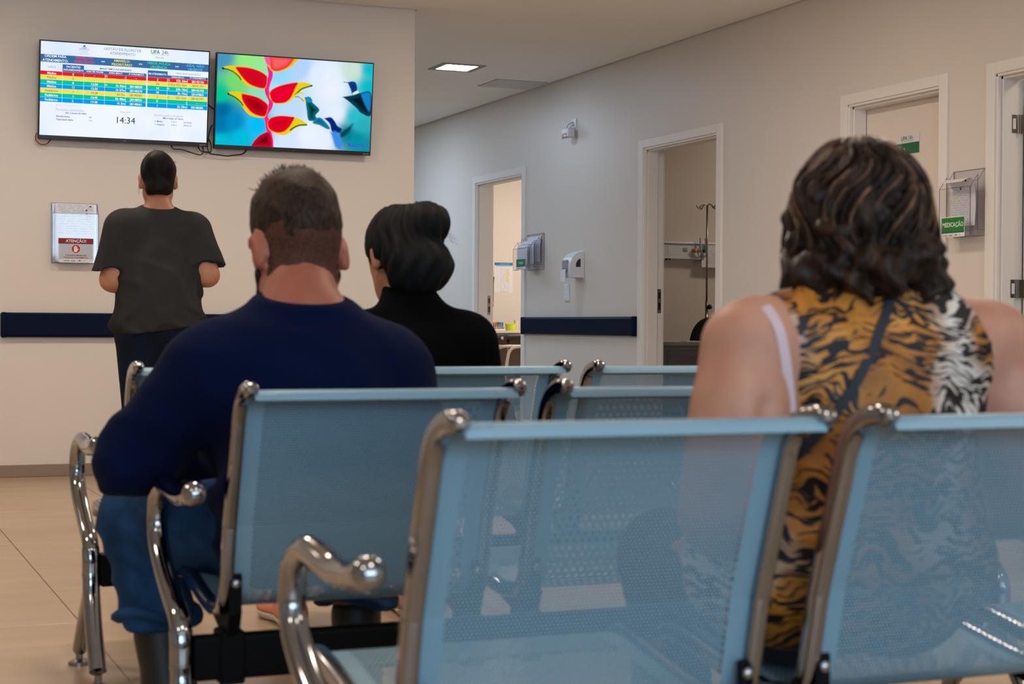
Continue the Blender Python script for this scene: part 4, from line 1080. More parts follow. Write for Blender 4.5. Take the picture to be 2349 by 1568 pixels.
# ================================================================== TELEVISIONS
TVTILT = math.atan2(0.065, 0.544)
def tv_body(x, z, w, h, label):
    r = empty('television', (x, 9.5875, z)); r.rotation_euler = (TVTILT, 0, 0); tag(r, label, 'television')
    b = MB(); b.rbox(-w / 2, w / 2, 0.0, 0.030, -h / 2, h / 2, 0.003, 2); b.rbox(-w / 2 + 0.12, w / 2 - 0.12, 0.028, 0.062, -h / 2 + 0.02, h / 2 - 0.16, 0.008, 2)
    b.build('housing', BLACKPL, r)
    b = MB(); b.box(-0.20, 0.20, 0.060, 0.072, -0.10, 0.10)
    c, s_ = math.cos(-TVTILT), math.sin(-TVTILT)
    b.box(-0.22, -0.18, 0.070, 0.100, -0.16, 0.14); b.box(0.18, 0.22, 0.070, 0.100, -0.16, 0.14)
    b.build('wall_mount', BLACK, r)
    return r
BZ, BZB = 0.0075, 0.024
# ---- left television: queue board
W1, H1 = 0.951, 0.548
tv1 = tv_body(1.589, 2.161, W1, H1, 'left wall television showing a colour-coded patient queue table and clock')
sx0, sx1, sz0, sz1 = -W1 / 2 + BZ, W1 / 2 - BZ, -H1 / 2 + BZB, H1 / 2 - BZ
def bg_screen():
    m = bpy.data.materials.new('queue_board_background'); m.use_nodes = True; nt = m.node_tree; nt.nodes.remove(nt.nodes['Principled BSDF'])
    e = nt.nodes.new('ShaderNodeEmission'); tc = nt.nodes.new('ShaderNodeTexCoord'); n = nt.nodes.new('ShaderNodeTexNoise'); n.inputs['Scale'].default_value = 3.0
    cr = nt.nodes.new('ShaderNodeValToRGB'); cr.color_ramp.elements[0].color = (*s2l((212, 230, 255)), 1); cr.color_ramp.elements[1].color = (*s2l((242, 248, 255)), 1)
    cr.color_ramp.elements[0].position = 0.25; cr.color_ramp.elements[1].position = 0.6
    nt.links.new(tc.outputs['Object'], n.inputs[0]); nt.links.new(n.outputs['Fac'], cr.inputs[0]); nt.links.new(cr.outputs[0], e.inputs[0])
    nt.links.new(e.outputs[0], nt.nodes['Material Output'].inputs[0]); return m
scr = MB().add([(sx0, -0.0006, sz0), (sx1, -0.0006, sz0), (sx1, -0.0006, sz1), (sx0, -0.0006, sz1)], [(0, 1, 2, 3)]).build('screen', bg_screen(), tv1)
H_ = homog([(120, 118), (2222, 250), (2180, 1415), (97, 1320)], [(sx0, sz1), (sx1, sz1), (sx1, sz0), (sx0, sz0)])
p = Print(-0.0010)
KZ = (sz1 - sz0) / 1185.0
def Q(x, y): return hmap(H_, (x, y))
def quad(x0, y0, x1, y1, x2, y2, x3, y3, m): p.poly([Q(x3, y3), Q(x2, y2), Q(x1, y1), Q(x0, y0)], m)
cBand, cRed, cYel, cGrn, cBlu = glow((58, 108, 165)), glow((236, 30, 40)), glow((247, 226, 82)), glow((0, 200, 165)), glow((0, 158, 245))
cW, cD, cNavy, cGrey, cLil = glow((252, 254, 255)), glow((96, 88, 40)), glow((38, 66, 110)), glow((140, 152, 175)), glow((196, 168, 214))
# header band and table cells in table coordinates (columns x along the top row of the picture)
def colx(t):  # screen x fraction
    return sx0 + t * (sx1 - sx0)
def rowz(t): return sz1 - t * (sz1 - sz0)
_b0 = Q(120, 285); _b1 = Q(118, 383); zb0, zb1 = _b0[1], _b1[1]
p.rect(sx0, zb1, sx1, zb0, cBand)
cols = [Q(118, 500)[0], Q(386, 520)[0], Q(652, 540)[0], Q(915, 555)[0], Q(1178, 570)[0], Q(1432, 588)[0]]
cols2 = [Q(1450, 590)[0], Q(1697, 605)[0], Q(1950, 620)[0], Q(2205, 640)[0]]
zr = [Q(119, 497)[1], Q(117, 549)[1], Q(116, 607)[1], Q(115, 664)[1], Q(113, 718)[1], Q(112, 778)[1], Q(110, 834)[1], Q(108, 893)[1]]
rowc = [cRed, cYel, cGrn, cBlu, cYel, cGrn, cBlu]
for i in range(7):
    p.rect(sx0, zr[i + 1] + 0.0006, cols[5], zr[i] - 0.0006, rowc[i]); p.rect(cols2[0], zr[i + 1] + 0.0006, cols2[3], zr[i] - 0.0006, rowc[i])
p.rect(cols[1], zr[0], cols[2], Q(390, 418)[1], cBand); p.rect(cols[2], zr[0], cols[5], Q(660, 488)[1] , cBand)
p.rect(cols2[0], zr[0], cols2[1], Q(1450, 487)[1], cBand); p.rect(cols2[1], zr[0], cols2[3], Q(1700, 552)[1], cBand)
p.lay(1)
for x in cols[1:5]: p.rect(x - 0.0007, zr[7], x + 0.0007, zr[0], cW)
for x in cols2[1:3]: p.rect(x - 0.0007, zr[7], x + 0.0007, zr[0], cW)
p.lay(2)
def T(t, x, y, hpx, m, align='c', bold=False, sq=1.0):
    q = Q(x, y); p.text(t, q[0], q[1], hpx * KZ, m, align, bold, sq)
T('GESTÃO DE FLUXO DE', 1138, 225, 34, glow((112, 128, 160))); T('ATENDIMENTO', 1138, 278, 34, glow((112, 128, 160)))
T('UPA', 1548, 250, 52, glow((0, 140, 90)), 'c', True, 0.86); T('24h', 1668, 258, 50, glow((52, 92, 140)), 'c', False, 0.86); T('Ubatuba', 1598, 322, 24, glow((120, 150, 180)))
p.line([Q(1484, 285), Q(1720, 297)], 0.0012, cGrey)
T('INDSH', 655, 222, 22, glow((120, 130, 170)), 'c', False, 1.4); p.line([Q(595, 245), Q(715, 252)], 0.001, cGrey); p.line([Q(610, 262), Q(705, 268)], 0.001, cGrey); p.line([Q(595, 282), Q(718, 289)], 0.001, cGrey)
ha = [Q(660 + 28 * math.cos(a), 188 + 22 * math.sin(a)) for a in np.linspace(0.1, math.pi - 0.1, 9)]; p.line(ha, 0.0022, glow((70, 90, 140)))
qc = Q(660, 183); p.poly([(qc[0] + 0.006 * math.cos(a), qc[1] + 0.006 * math.sin(a)) for a in np.linspace(0, 2 * math.pi, 12, endpoint=False)], glow((40, 120, 180)))
T('ORDEM PARA', 300, 315, 32, cW, 'c', True); T('ATENDIMENTO:', 298, 367, 32, cW, 'c', True)
T('VERMELHO:', 657, 337, 31, glow((235, 60, 80)), 'c', True); T('EMERGÊNCIA', 660, 386, 31, glow((235, 60, 80)), 'c', True)
T('>>', 893, 380, 30, cW, 'c', True); T('>>', 1360, 410, 30, cW, 'c', True); T('>>', 1818, 438, 30, cW, 'c', True)
T('AMARELO:', 1127, 370, 32, glow((250, 232, 80)), 'c', True); T('PRIORITÁRIO', 1127, 418, 32, glow((250, 232, 80)), 'c', True)
T('VERDE: POUCA', 1590, 400, 32, glow((60, 232, 150)), 'c', True); T('URGÊNCIA', 1590, 447, 32, glow((60, 232, 150)), 'c', True)
T('AZUL: NÃO', 2046, 428, 32, glow((90, 200, 250)), 'c', True); T('URGENTE', 2044, 475, 32, glow((90, 200, 250)), 'c', True)
T('CLÍNICA', 252, 452, 20, glow((90, 105, 135))); T('PACIENTES', 522, 452, 26, cW, 'c', True); T('AGUARDANDO', 522, 491, 26, cW, 'c', True)
T('MAIOR TEMPO AGUARDANDO', 1048, 480, 22, cNavy, 'c', True, 0.95)
T('HORA FIM TRIAGEM', 788, 512, 20, cW, 'c', True, 0.86); T('ESPERA MÉDICO', 1050, 528, 20, cW, 'c', True, 0.86); T('Nº ATENDIMENTO', 1308, 544, 20, cW, 'c', True, 0.86)
T('EM ATENDIMENTO', 1573, 535, 24, cW, 'c', True, 0.82); T('TEMPO EM ATENDIMENTO', 1955, 535, 20, glow((110, 124, 150)), 'c'); T('PERMANÊNCIA', 1828, 577, 18, cW, 'c', True); T('Nº ATENDIMENTO', 2078, 588, 18, cW, 'c', True)
rows = [('Médica', '0', '-', '-', '-', '2', '23h 20m', '28143106'), ('Médica', '0', '-', '-', '-', '26', '02d 05h 02m', '28141391'), ('Médica', '8', '12:58', '1h 36m', '28148550', '14', '23h 10m', '28143193'),
        ('Médica', '11', '12:36', '1h 57m', '28148370', '18', '3h 19m', '28147803'), ('Pediátrica', '1', '14:28', '0h 5m', '28149587', '2', '22h 22m', '28143197'),
        ('Pediátrica', '1', '13:45', '0h 48m', '28148931', '0', '-', '-'), ('Pediátrica', '2', '13:28', '1h 5m', '28148661', '1', '2h 28m', '28148282')]
hz = 30 * KZ
for i, rw in enumerate(rows):
    z = (zr[i] + zr[i + 1]) / 2; m = cD if rowc[i] is cYel else cW; bo = rowc[i] is not cYel
    mid = lambda a, b: (a + b) / 2
    p.text(rw[0], mid(cols[0], cols[1]), z, hz, m, 'c', bo); p.text(rw[1], mid(cols[1], cols[2]), z, hz, m, 'c', bo); p.text(rw[2], mid(cols[2], cols[3]), z, hz, m, 'c', bo)
    p.text(rw[3], cols[4] - 0.004, z, hz, m, 'r', bo); p.text(rw[4], mid(cols[4], cols[5]), z, hz, m, 'c', bo)
    p.text(rw[5], mid(cols2[0], cols2[1]), z, hz, m, 'c', bo); p.text(rw[6], cols2[2] - 0.003, z, hz, m, 'r', bo); p.text(rw[7], mid(cols2[2], cols2[3]), z, hz, m, 'c', bo)
    for (cx, show) in ((cols[3] + 0.008, i in (0, 2)), (cols2[1] + 0.007, i in (0, 1, 2, 4))):
        if show:
            ring = [(cx + 0.0055 * math.cos(a), z + 0.0055 * math.sin(a)) for a in np.linspace(0, 2 * math.pi, 15)]; p.line(ring, 0.0013, m); p.line([(cx, z + 0.003), (cx, z), (cx + 0.002, z)], 0.001, m)
T('Pacientes atendidos', 300, 992, 32, cLil, 'l'); p.line([Q(300, 940), Q(590, 947)], 0.0012, cLil); T('Ref. Contrato 001/2023', 552, 1045, 20, cNavy, 'c', True)
T('Atendimentos', 303, 1080, 22, cNavy, 'l', True); T('Capacidade diária', 303, 1120, 22, cNavy, 'l', True); T('183', 728, 1097, 20, cNavy); T('210', 728, 1137, 20, cNavy)
T('Hora atual', 1166, 1026, 22, glow((170, 178, 200))); T('14:34', 1164, 1130, 86, glow((32, 56, 84)))
T('Espera para a triagem', 1526, 1060, 32, cLil, 'l'); T('Maior tempo em espera', 1765, 1107, 20, cNavy, 'c', True)
T('6  Médica', 1532, 1140, 20, cNavy, 'l', True); T('1  Pediatria', 1532, 1181, 20, cNavy, 'l', True); T('0:26 h', 1775, 1150, 20, cNavy); T('0:04 h', 1775, 1190, 20, cNavy); T('28149630', 1945, 1160, 20, cNavy); T('28150127', 1945, 1197, 20, cNavy)
p.build('queue_board_print', scr)
lp = Print(-0.0016); lp.text('Roku TV', W1 / 2 - 0.030, -H1 / 2 + 0.010, 0.007, ink((200, 200, 205))); lp.text('aoc', 0.0, -H1 / 2 + 0.012, 0.006, ink((190, 190, 195))); lp.build('bezel_logo', tv1)

# ---- right television: flowers and hummingbirds
W2, H2 = 0.951, 0.552
tv2 = tv_body(2.576, 2.1555, W2, H2, 'right wall television showing red and yellow flowers with hummingbirds')
sx0, sx1, sz0, sz1 = -W2 / 2 + BZ, W2 / 2 - BZ, -H2 / 2 + BZB, H2 / 2 - BZ
def picture():
    NX, NZ = 384, 216
    Hp = homog([(97, 105), (2120, 262), (2055, 1405), (55, 1310)], [(0, 0), (1, 0), (1, 1), (0, 1)])
    asp = (sx1 - sx0) / (sz1 - sz0)
    def uv(pt): q = hmap(Hp, pt); return np.array([q[0] * asp, q[1]])
    gu, gv = np.meshgrid(np.linspace(0, 1, NX) * asp, np.linspace(0, 1, NZ)); G = np.stack([gu, gv], -1)
    ctl = [((150, 150), (70, 150, 190)), ((500, 200), (150, 235, 130)), ((350, 500), (120, 220, 110)), ((130, 650), (0, 200, 150)), ((150, 850), (0, 105, 165)), ((300, 1000), (0, 140, 195)), ((120, 1050), (0, 120, 175)),
           ((400, 1250), (0, 190, 222)), ((120, 1280), (0, 190, 215)), ((620, 1050), (0, 190, 250)), ((650, 600), (140, 225, 190)), ((600, 300), (150, 235, 150)), ((900, 420), (150, 215, 255)), ((1000, 900), (190, 220, 250)),
           ((1200, 300), (178, 212, 255)), ((1400, 400), (225, 238, 255)), ((1600, 600), (236, 242, 255)), ((1300, 1200), (235, 242, 255)), ((1000, 1300), (215, 230, 255)), ((1880, 330), (205, 228, 215)), ((2060, 330), (0, 190, 205)),
           ((2060, 560), (0, 188, 200)), ((1870, 960), (40, 190, 205)), ((1950, 1050), (40, 175, 190)), ((1900, 1250), (0, 145, 165)), ((1640, 900), (228, 240, 255)), ((1560, 420), (232, 240, 255)), ((2000, 1360), (20, 140, 160)), ((1780, 1180), (0, 130, 150)), ((850, 600), (170, 225, 250)), ((1450, 1250), (232, 240, 255))]
    Wt = np.zeros(G.shape[:2]); C = np.zeros(G.shape[:2] + (3,))
    for pt, c in ctl:
        d2 = ((G - uv(pt)) ** 2).sum(-1) + 0.002; w = 1 / d2 ** 2; Wt += w; C += w[..., None] * np.array(s2l(c))
    C /= Wt[..., None]
    def pdist(poly):
        d = np.full(G.shape[:2], 9.0); s = np.ones(G.shape[:2]); P = np.array(poly); n = len(P)
        for i in range(n):
            a, b = P[i], P[i - 1]; e = b - a; w = G - a; t = np.clip((w @ e) / max(e @ e, 1e-12), 0, 1); d = np.minimum(d, ((w - t[..., None] * e) ** 2).sum(-1))
            c1 = G[..., 1] >= a[1]; c2 = G[..., 1] < b[1]; c3 = e[0] * w[..., 1] > e[1] * w[..., 0]
            f = (c1 & c2 & c3) | (~c1 & ~c2 & ~c3); s = np.where(f, -s, s)
        return s * np.sqrt(d)
    def fill(pts, c, soft=0.004, grad=None, sm=4):
        nonlocal C
        if sm: pts = [tuple(q) for q in catmull(list(pts) + [pts[0]], sm)[:-1]]
        d = pdist([uv(q) for q in pts]); a = np.clip(0.5 - d / soft, 0, 1)[..., None]; col = np.array(s2l(c))
        if grad is not None:
            k = np.clip(-d / 0.06, 0, 1)[..., None]; col = col * (1 - k) + np.array(s2l(grad)) * k
        C = C * (1 - a) + a * col
    def stroke(pts, w, c, soft=0.004):
        nonlocal C
        P = [uv(q) for q in catmull(pts, 5)]; d = np.full(G.shape[:2], 9.0)
        for a, b in zip(P[:-1], P[1:]):
            e = b - a; ww = G - a; t = np.clip((ww @ e) / max(e @ e, 1e-12), 0, 1); d = np.minimum(d, ((ww - t[..., None] * e) ** 2).sum(-1))
        a = np.clip(0.5 - (np.sqrt(d) - w / 2 / 1170) / soft, 0, 1)[..., None]; C = C * (1 - a) + a * np.array(s2l(c))
    YEL, RED, DR, GRN, PINK = (240, 205, 20), (240, 0, 38), (165, 0, 20), (30, 110, 10), (250, 30, 135)
    # birds first (behind the flowers)
    TE, NV, DK = (10, 120, 130), (10, 60, 170), (6, 26, 34)
    fill([(1720, 690), (1850, 668), (1950, 640), (2085, 638), (2085, 930), (1960, 905), (1900, 840), (1800, 750)], (8, 70, 95), 0.012, DK); fill([(1960, 650), (2075, 648), (2065, 880), (2010, 800), (1970, 700)], (20, 130, 200), 0.02)
    fill([(1790, 500), (1840, 487), (1890, 500), (1910, 560), (1905, 610), (1850, 660), (1830, 600)], (14, 70, 160), 0.01, DK); stroke([(1740, 497), (1800, 503)], 7, (40, 40, 70), 0.006); fill([(1850, 640), (1910, 610), (1930, 635), (1860, 662)], (225, 235, 240), 0.01)
    fill([(1230, 695), (1290, 688), (1330, 760), (1420, 855), (1370, 930), (1385, 990), (1300, 1005), (1268, 970), (1255, 850)], TE, 0.010, DK); fill([(1230, 700), (1300, 690), (1330, 745), (1260, 760)], (20, 140, 190), 0.012)
    fill([(1380, 960), (1450, 970), (1550, 1090), (1520, 1112), (1420, 1060), (1330, 1030)], (20, 140, 185), 0.012, (5, 50, 80)); stroke([(1110, 688), (1160, 690), (1235, 760)], 8, (70, 60, 50), 0.006); stroke([(1180, 690), (1225, 720), (1235, 775)], 22, (246, 226, 110), 0.008)
    fill([(1480, 970), (1560, 955), (1610, 1000), (1650, 1070), (1705, 1110), (1670, 1160), (1580, 1145), (1550, 1040)], (10, 50, 150), 0.012, (6, 14, 60)); fill([(1560, 1150), (1640, 1150), (1700, 1290), (1685, 1375), (1620, 1340), (1590, 1250)], (60, 140, 235), 0.03)
    fill([(1680, 1160), (1800, 1080), (1850, 1040), (1790, 1160), (1700, 1220)], (4, 70, 84), 0.03)
    # stem
    stroke([(755, 200), (775, 300), (790, 400), (750, 530), (742, 620), (790, 740), (775, 830), (722, 920), (740, 1010), (750, 1100), (785, 1240), (790, 1345)], 58, PINK, 0.006)
    # bracts
    fill([(700, 130), (1145, 160), (1110, 240), (1060, 290), (960, 340), (880, 357), (810, 345), (770, 300), (730, 240)], YEL, 0.004, (255, 120, 60)); fill([(765, 130), (1085, 150), (1060, 240), (1000, 300), (900, 342), (830, 338), (790, 290)], (246, 40, 50), 0.008, (245, 100, 100)); fill([(700, 130), (770, 130), (790, 260), (740, 250)], (255, 90, 160), 0.01)
    fill([(150, 300), (200, 275), (330, 270), (500, 295), (640, 340), (725, 392), (748, 425), (740, 520), (710, 575), (600, 568), (500, 545), (430, 490), (380, 430), (300, 360), (220, 320)], YEL); fill([(340, 283), (500, 298), (640, 342), (722, 394), (744, 428), (736, 520), (705, 572), (620, 560), (520, 520), (440, 450), (380, 370), (335, 305)], RED, 0.012, (205, 10, 35))
    stroke([(165, 303), (230, 318), (300, 350), (375, 415), (400, 455)], 16, GRN, 0.008); fill([(145, 300), (165, 288), (190, 310), (165, 318)], (50, 40, 20), 0.006)
    fill([(222, 640), (260, 615), (350, 615), (430, 630), (600, 680), (700, 740), (752, 790), (752, 850), (722, 940), (680, 962), (560, 945), (480, 900), (420, 820), (370, 740), (300, 680)], YEL); fill([(408, 638), (600, 684), (700, 742), (750, 795), (746, 860), (715, 937), (640, 937), (540, 892), (460, 800), (415, 715)], RED, 0.012, DR)
    stroke([(232, 645), (320, 688), (390, 748), (422, 795)], 18, GRN, 0.008); fill([(218, 640), (235, 625), (250, 648), (232, 655)], (50, 40, 20), 0.006)
    fill([(768, 640), (800, 590), (900, 540), (1050, 505), (1200, 498), (1290, 512), (1332, 540), (1260, 562), (1190, 600), (1140, 660), (1080, 700), (1020, 757), (930, 777), (840, 772), (800, 735), (770, 690)], YEL); fill([(772, 640), (805, 592), (905, 542), (1050, 507), (1145, 502), (1110, 570), (1080, 640), (1040, 710), (980, 757), (900, 770), (840, 764), (800, 730)], RED, 0.012, (232, 0, 46))
    stroke([(1315, 543), (1200, 580), (1150, 620), (1110, 658)], 18, GRN, 0.008); stroke([(1080, 690), (1150, 640), (1225, 640)], 16, YEL, 0.008); fill([(1310, 535), (1332, 532), (1332, 550), (1312, 552)], (50, 40, 20), 0.006)
    fill([(743, 1010), (790, 960), (900, 933), (1050, 943), (1130, 965), (1200, 1000), (1262, 1050), (1180, 1062), (1100, 1098), (1040, 1150), (960, 1190), (860, 1172), (790, 1142), (750, 1090)], YEL); fill([(745, 1012), (792, 962), (900, 936), (1050, 946), (1095, 962), (1060, 1030), (1020, 1090), (960, 1140), (880, 1157), (800, 1132), (755, 1085)], RED, 0.012, (215, 0, 36))
    stroke([(1250, 1055), (1160, 1060), (1090, 1088), (1040, 1122)], 20, GRN, 0.008)
    fill([(520, 1335), (570, 1260), (640, 1190), (720, 1150), (770, 1155), (795, 1230), (800, 1350)], (215, 10, 40), 0.006, (120, 0, 20), 0)
    vs = [(sx0 + (sx1 - sx0) * i / (NX - 1), -0.0006, sz1 - (sz1 - sz0) * j / (NZ - 1)) for j in range(NZ) for i in range(NX)]
    fs = [(j * NX + i, (j + 1) * NX + i, (j + 1) * NX + i + 1, j * NX + i + 1) for j in range(NZ - 1) for i in range(NX - 1)]
    m = bpy.data.materials.new('flower_picture'); m.use_nodes = True; nt = m.node_tree; nt.nodes.remove(nt.nodes['Principled BSDF'])
    at = nt.nodes.new('ShaderNodeAttribute'); at.attribute_name = 'picture'; e = nt.nodes.new('ShaderNodeEmission'); nt.links.new(at.outputs['Color'], e.inputs[0]); nt.links.new(e.outputs[0], nt.nodes['Material Output'].inputs[0])
    o = mesh('screen', vs, fs, m, tv2)
    ca = o.data.color_attributes.new('picture', 'FLOAT_COLOR', 'POINT'); ca.data.foreach_set('color', np.concatenate([C, np.ones(C.shape[:2] + (1,))], -1).astype(np.float32).ravel())
    return o
scr2 = picture()
p = Print(-0.0012); p.text('Roku TV', sx1 - 0.085, sz0 + 0.035, 0.020, glow((70, 60, 240)), 'c', True); p.build('screen_caption', scr2)
lp = Print(-0.0016); lp.text('Roku TV', W2 / 2 - 0.030, -H2 / 2 + 0.010, 0.007, ink((200, 200, 205))); lp.text('aoc', 0.0, -H2 / 2 + 0.012, 0.006, ink((190, 190, 195))); lp.build('bezel_logo', tv2)

# ---- cables
def cable(name, pts, r, m, label, y=9.66):
    path = [(q[0] - pts[0][0], y + (0.02 if i in (0, len(pts) - 1) else 0.0) - 9.70 - 0.004, q[1] - pts[0][1]) for i, q in enumerate(pts)]
    o = MB().tube(catmull(path, 6), r, 8, ref=(0, 1, 0)).build(name, m, None, True); o.location = (pts[0][0], 9.70, pts[0][1]); tag(o, label, 'cable'); return o
CBL = mat('cable_black', (14, 13, 13), rough=0.5); CBR = mat('cable_red', (150, 20, 24), rough=0.5)
cable('television_cable', [(1.862, 1.905), (1.874, 1.874), (1.927, 1.870), (1.985, 1.853), (2.029, 1.845), (2.045, 1.856), (2.048, 1.873), (2.044, 1.905)], 0.0032, CBL, 'thin black cable sagging below the left television')
cable('television_cable', [(2.017, 1.905), (2.029, 1.872), (2.048, 1.864), (2.078, 1.861), (2.097, 1.853), (2.146, 1.849), (2.190, 1.845), (2.230, 1.852), (2.282, 1.863), (2.316, 1.900)], 0.0038, CBL, 'long black cable running from the left television to under the right one')
cable('television_cable', [(2.103, 2.023), (2.087, 1.991), (2.075, 1.935), (2.073, 1.886), (2.082, 1.862), (2.093, 1.870), (2.092, 1.911), (2.082, 1.942)], 0.0032, CBL, 'black cable looped in the gap between the televisions')
cable('television_cable', [(2.067, 2.158), (2.079, 2.136), (2.108, 2.115), (2.134, 2.111)], 0.0032, CBL, 'short black cable crossing high in the gap between the televisions')
cable('television_cable', [(1.137, 1.939), (1.111, 1.923), (1.105, 1.901), (1.111, 1.881), (1.135, 1.864), (1.166, 1.868), (1.192, 1.897)], 0.0030, CBR, 'red cable looped at the lower left corner of the left television')

# ================================================================== ACRYLIC HOLDERS
def plate(b, x0, x1, z0, z1, y, t=0.0025): b.box(x0, x1, y - t, y, z0, z1)
def outline(b, pts, r=0.0014):
    for a, c in zip(pts, pts[1:] + pts[:1]): b.tube([a, c], r, 4, ref=(0.3, 0.5, 0.81))
def lines_print(pr, x0, x1, z0, z1, n, m, rnd):
    for i in range(n):
        z = z1 - (z1 - z0) * (i + 0.5) / n; xa = x0 + rnd.random() * 0.1 * (x1 - x0)
        while xa < x1 - 0.01:
            L = rnd.uniform(0.01, 0.05); pr.rect(xa, z - 0.0008, min(xa + L, x1), z + 0.0008, m); xa += L + rnd.uniform(0.004, 0.02)
def logos(pr, xc, z, s):
    pr.text('UPA24h', xc - 0.055 * s, z, 0.008 * s, ink((60, 110, 60)), 'c', True); pr.text('indsh', xc - 0.015 * s, z, 0.009 * s, ink((40, 60, 90)), 'c', True)
    pr.poly([(xc + 0.025 * s + 0.004 * s * math.cos(a), z + 0.004 * s * math.sin(a)) for a in np.linspace(0, 6.28, 8, endpoint=False)], ink((30, 60, 110))); pr.rect(xc + 0.012 * s, z - 0.001, xc + 0.038 * s, z + 0.001, ink((60, 80, 110)))
    pr.poly([(xc + 0.055 * s + 0.003 * s * math.cos(a), z + 0.005 * s * math.sin(a)) for a in np.linspace(0, 6.28, 8, endpoint=False)], ink((190, 170, 120)))
def holder(loc, rz, w, h, tiers, label, step=0.045, dz=0.022, tophz=0.035):
    r = empty('document_holder', loc, rz); tag(r, label, 'document holder', 'clear acrylic document holders')
    for k in range(tiers):
        # k = 0 nearest the wall; each pocket stands further out and lower
        ya, yb = -0.003 - k * step, -0.003 - (k + 1) * step; z0 = -h / 2 + (tiers - 1 - k) * dz; zt = h / 2 - k * tophz; zf = zt - tophz - 0.030
        b = MB(); plate(b, -w / 2, w / 2, z0, zf, yb + 0.0025)
        b.add([(-w / 2, ya, z0), (-w / 2, yb, z0), (-w / 2, yb, zf), (-w / 2, ya, zt)], [(0, 1, 2, 3)]); b.add([(w / 2, ya, z0), (w / 2, yb, z0), (w / 2, yb, zf), (w / 2, ya, zt)], [(0, 1, 2, 3)])
        b.add([(-w / 2, ya, z0), (w / 2, ya, z0), (w / 2, yb, z0), (-w / 2, yb, z0)], [(0, 1, 2, 3)])
        pk = b.build('pocket', ACR, r)
        e = MB(); outline(e, [(-w / 2, yb, z0), (w / 2, yb, z0), (w / 2, yb, zf), (-w / 2, yb, zf)]); outline(e, [(w / 2, ya, z0), (w / 2, yb, z0), (w / 2, yb, zf), (w / 2, ya, zt)]); outline(e, [(-w / 2, ya, z0), (-w / 2, yb, z0), (-w / 2, yb, zf), (-w / 2, ya, zt)])
        e.build('pocket_edge', ACRE, pk)
    b = MB(); plate(b, -w / 2, w / 2, -h / 2, h / 2, -0.0005); bp = b.build('back_plate', ACR, r)
    e = MB(); outline(e, [(-w / 2, -0.003, -h / 2), (w / 2, -0.003, -h / 2), (w / 2, -0.003, h / 2), (-w / 2, -0.003, h / 2)]); e.build('plate_edge', ACRE, bp)
    return r
def sheet(name, parent, x0, x1, pts, m=PAPER):
    """paper following (y,z) points"""
    P = catmull(pts, 4); vs = []; fs = []
    for q in P: vs += [(x0, q[0], q[1]), (x1, q[0], q[1])]
    for i in range(len(P) - 1): fs.append((2 * i, 2 * i + 1, 2 * i + 3, 2 * i + 2))
    return mesh(name, vs, fs, m, parent, True)
INKG = ink((140, 140, 158)); rnd = random.Random(4)
# --- on the television wall: records box with a warning sign
hd = holder((1.3235, TY, 1.373), 0.0, 0.252, 0.338, 1, 'clear acrylic document holder with a red ATENÇÃO warning sign under the left television', step=0.055, tophz=0.03)
papers = empty('patient_form', (1.3235, TY, 1.373)); tag(papers, 'stack of printed patient forms in the holder with the red warning sign', 'papers')
for k in range(6):
    y = -0.008 - k * 0.0075; top = 0.168 - k * 0.010
    s = sheet('sheet', papers, -0.108 + 0.003 * (k % 2), 0.108 - 0.003 * (k % 3), [(y, -0.160), (y - 0.002, 0.0), (y, top - 0.03), (y + 0.004, top)])
    pr = Print(y - 0.004); lines_print(pr, -0.095, 0.095, top - 0.028 - 0.02 * (k == 5) * 5, top - 0.006, 3 + 6 * (k == 5), INKG, rnd)
    pr.build('form_print', s)
pr = Print(-0.0552)
for cx, cz, c in ((0.060, 0.108, (20, 90, 70)), (0.062, 0.078, (224, 178, 30)), (0.074, 0.094, (224, 190, 60)), (0.082, 0.150, (30, 30, 60)), (0.060, 0.128, (30, 34, 40))):
    pr.poly([(cx + 0.0055 * math.cos(a), cz + 0.0045 * math.sin(a)) for a in np.linspace(0, 6.28, 10, endpoint=False)], ink(c))
dots = pr.build('sticker', papers); tag(dots, kind='stuff')
pr = Print(-0.0605); DRED, LBL = ink((132, 16, 22)), ink((182, 192, 206))
pr.rect(-0.094, -0.166, 0.098, -0.031, ink((226, 222, 218))); pr.lay(1); pr.rect(-0.094, -0.060, 0.098, -0.031, DRED); pr.rect(-0.090, -0.148, 0.094, -0.0625, LBL); pr.rect(-0.094, -0.0625, 0.098, -0.060, ink((50, 40, 90)))
pr.lay(2); pr.text('ATENÇÃO!', 0.002, -0.0455, 0.0165, ink((238, 232, 226)), 'c', True)
pr.poly([(0.002 + 0.027 * math.cos(a), -0.0905 + 0.027 * math.sin(a)) for a in np.linspace(math.pi / 8, 2 * math.pi + math.pi / 8, 8, endpoint=False)], ink((214, 214, 220))); pr.lay(3)
pr.poly([(0.002 + 0.0245 * math.cos(a), -0.0905 + 0.0245 * math.sin(a)) for a in np.linspace(math.pi / 8, 2 * math.pi + math.pi / 8, 8, endpoint=False)], ink((176, 16, 24))); pr.lay(4)
HW = ink((236, 232, 228))
pr.poly([(-0.008, -0.1075), (0.008, -0.1075), (0.0115, -0.098), (0.0115, -0.090), (-0.0095, -0.090), (-0.0095, -0.098)], HW)
for fx, ft in ((-0.0075, -0.0775), (-0.0025, -0.0735), (0.0025, -0.0745), (0.0075, -0.0785)): pr.rect(fx - 0.0021, -0.091, fx + 0.0021, ft, HW)
pr.poly([(0.010, -0.101), (0.0175, -0.091), (0.0155, -0.0885), (0.010, -0.093)], HW)
pr.text('É PROIBIDO MEXER NAS', 0.002, -0.1265, 0.0078, DRED, 'c', True); pr.text('FICHAS DE ATENDIMENTO!', 0.002, -0.1395, 0.0078, DRED, 'c', True); logos(pr, 0.0, -0.157, 0.9)
pr.build('warning_sign', hd)

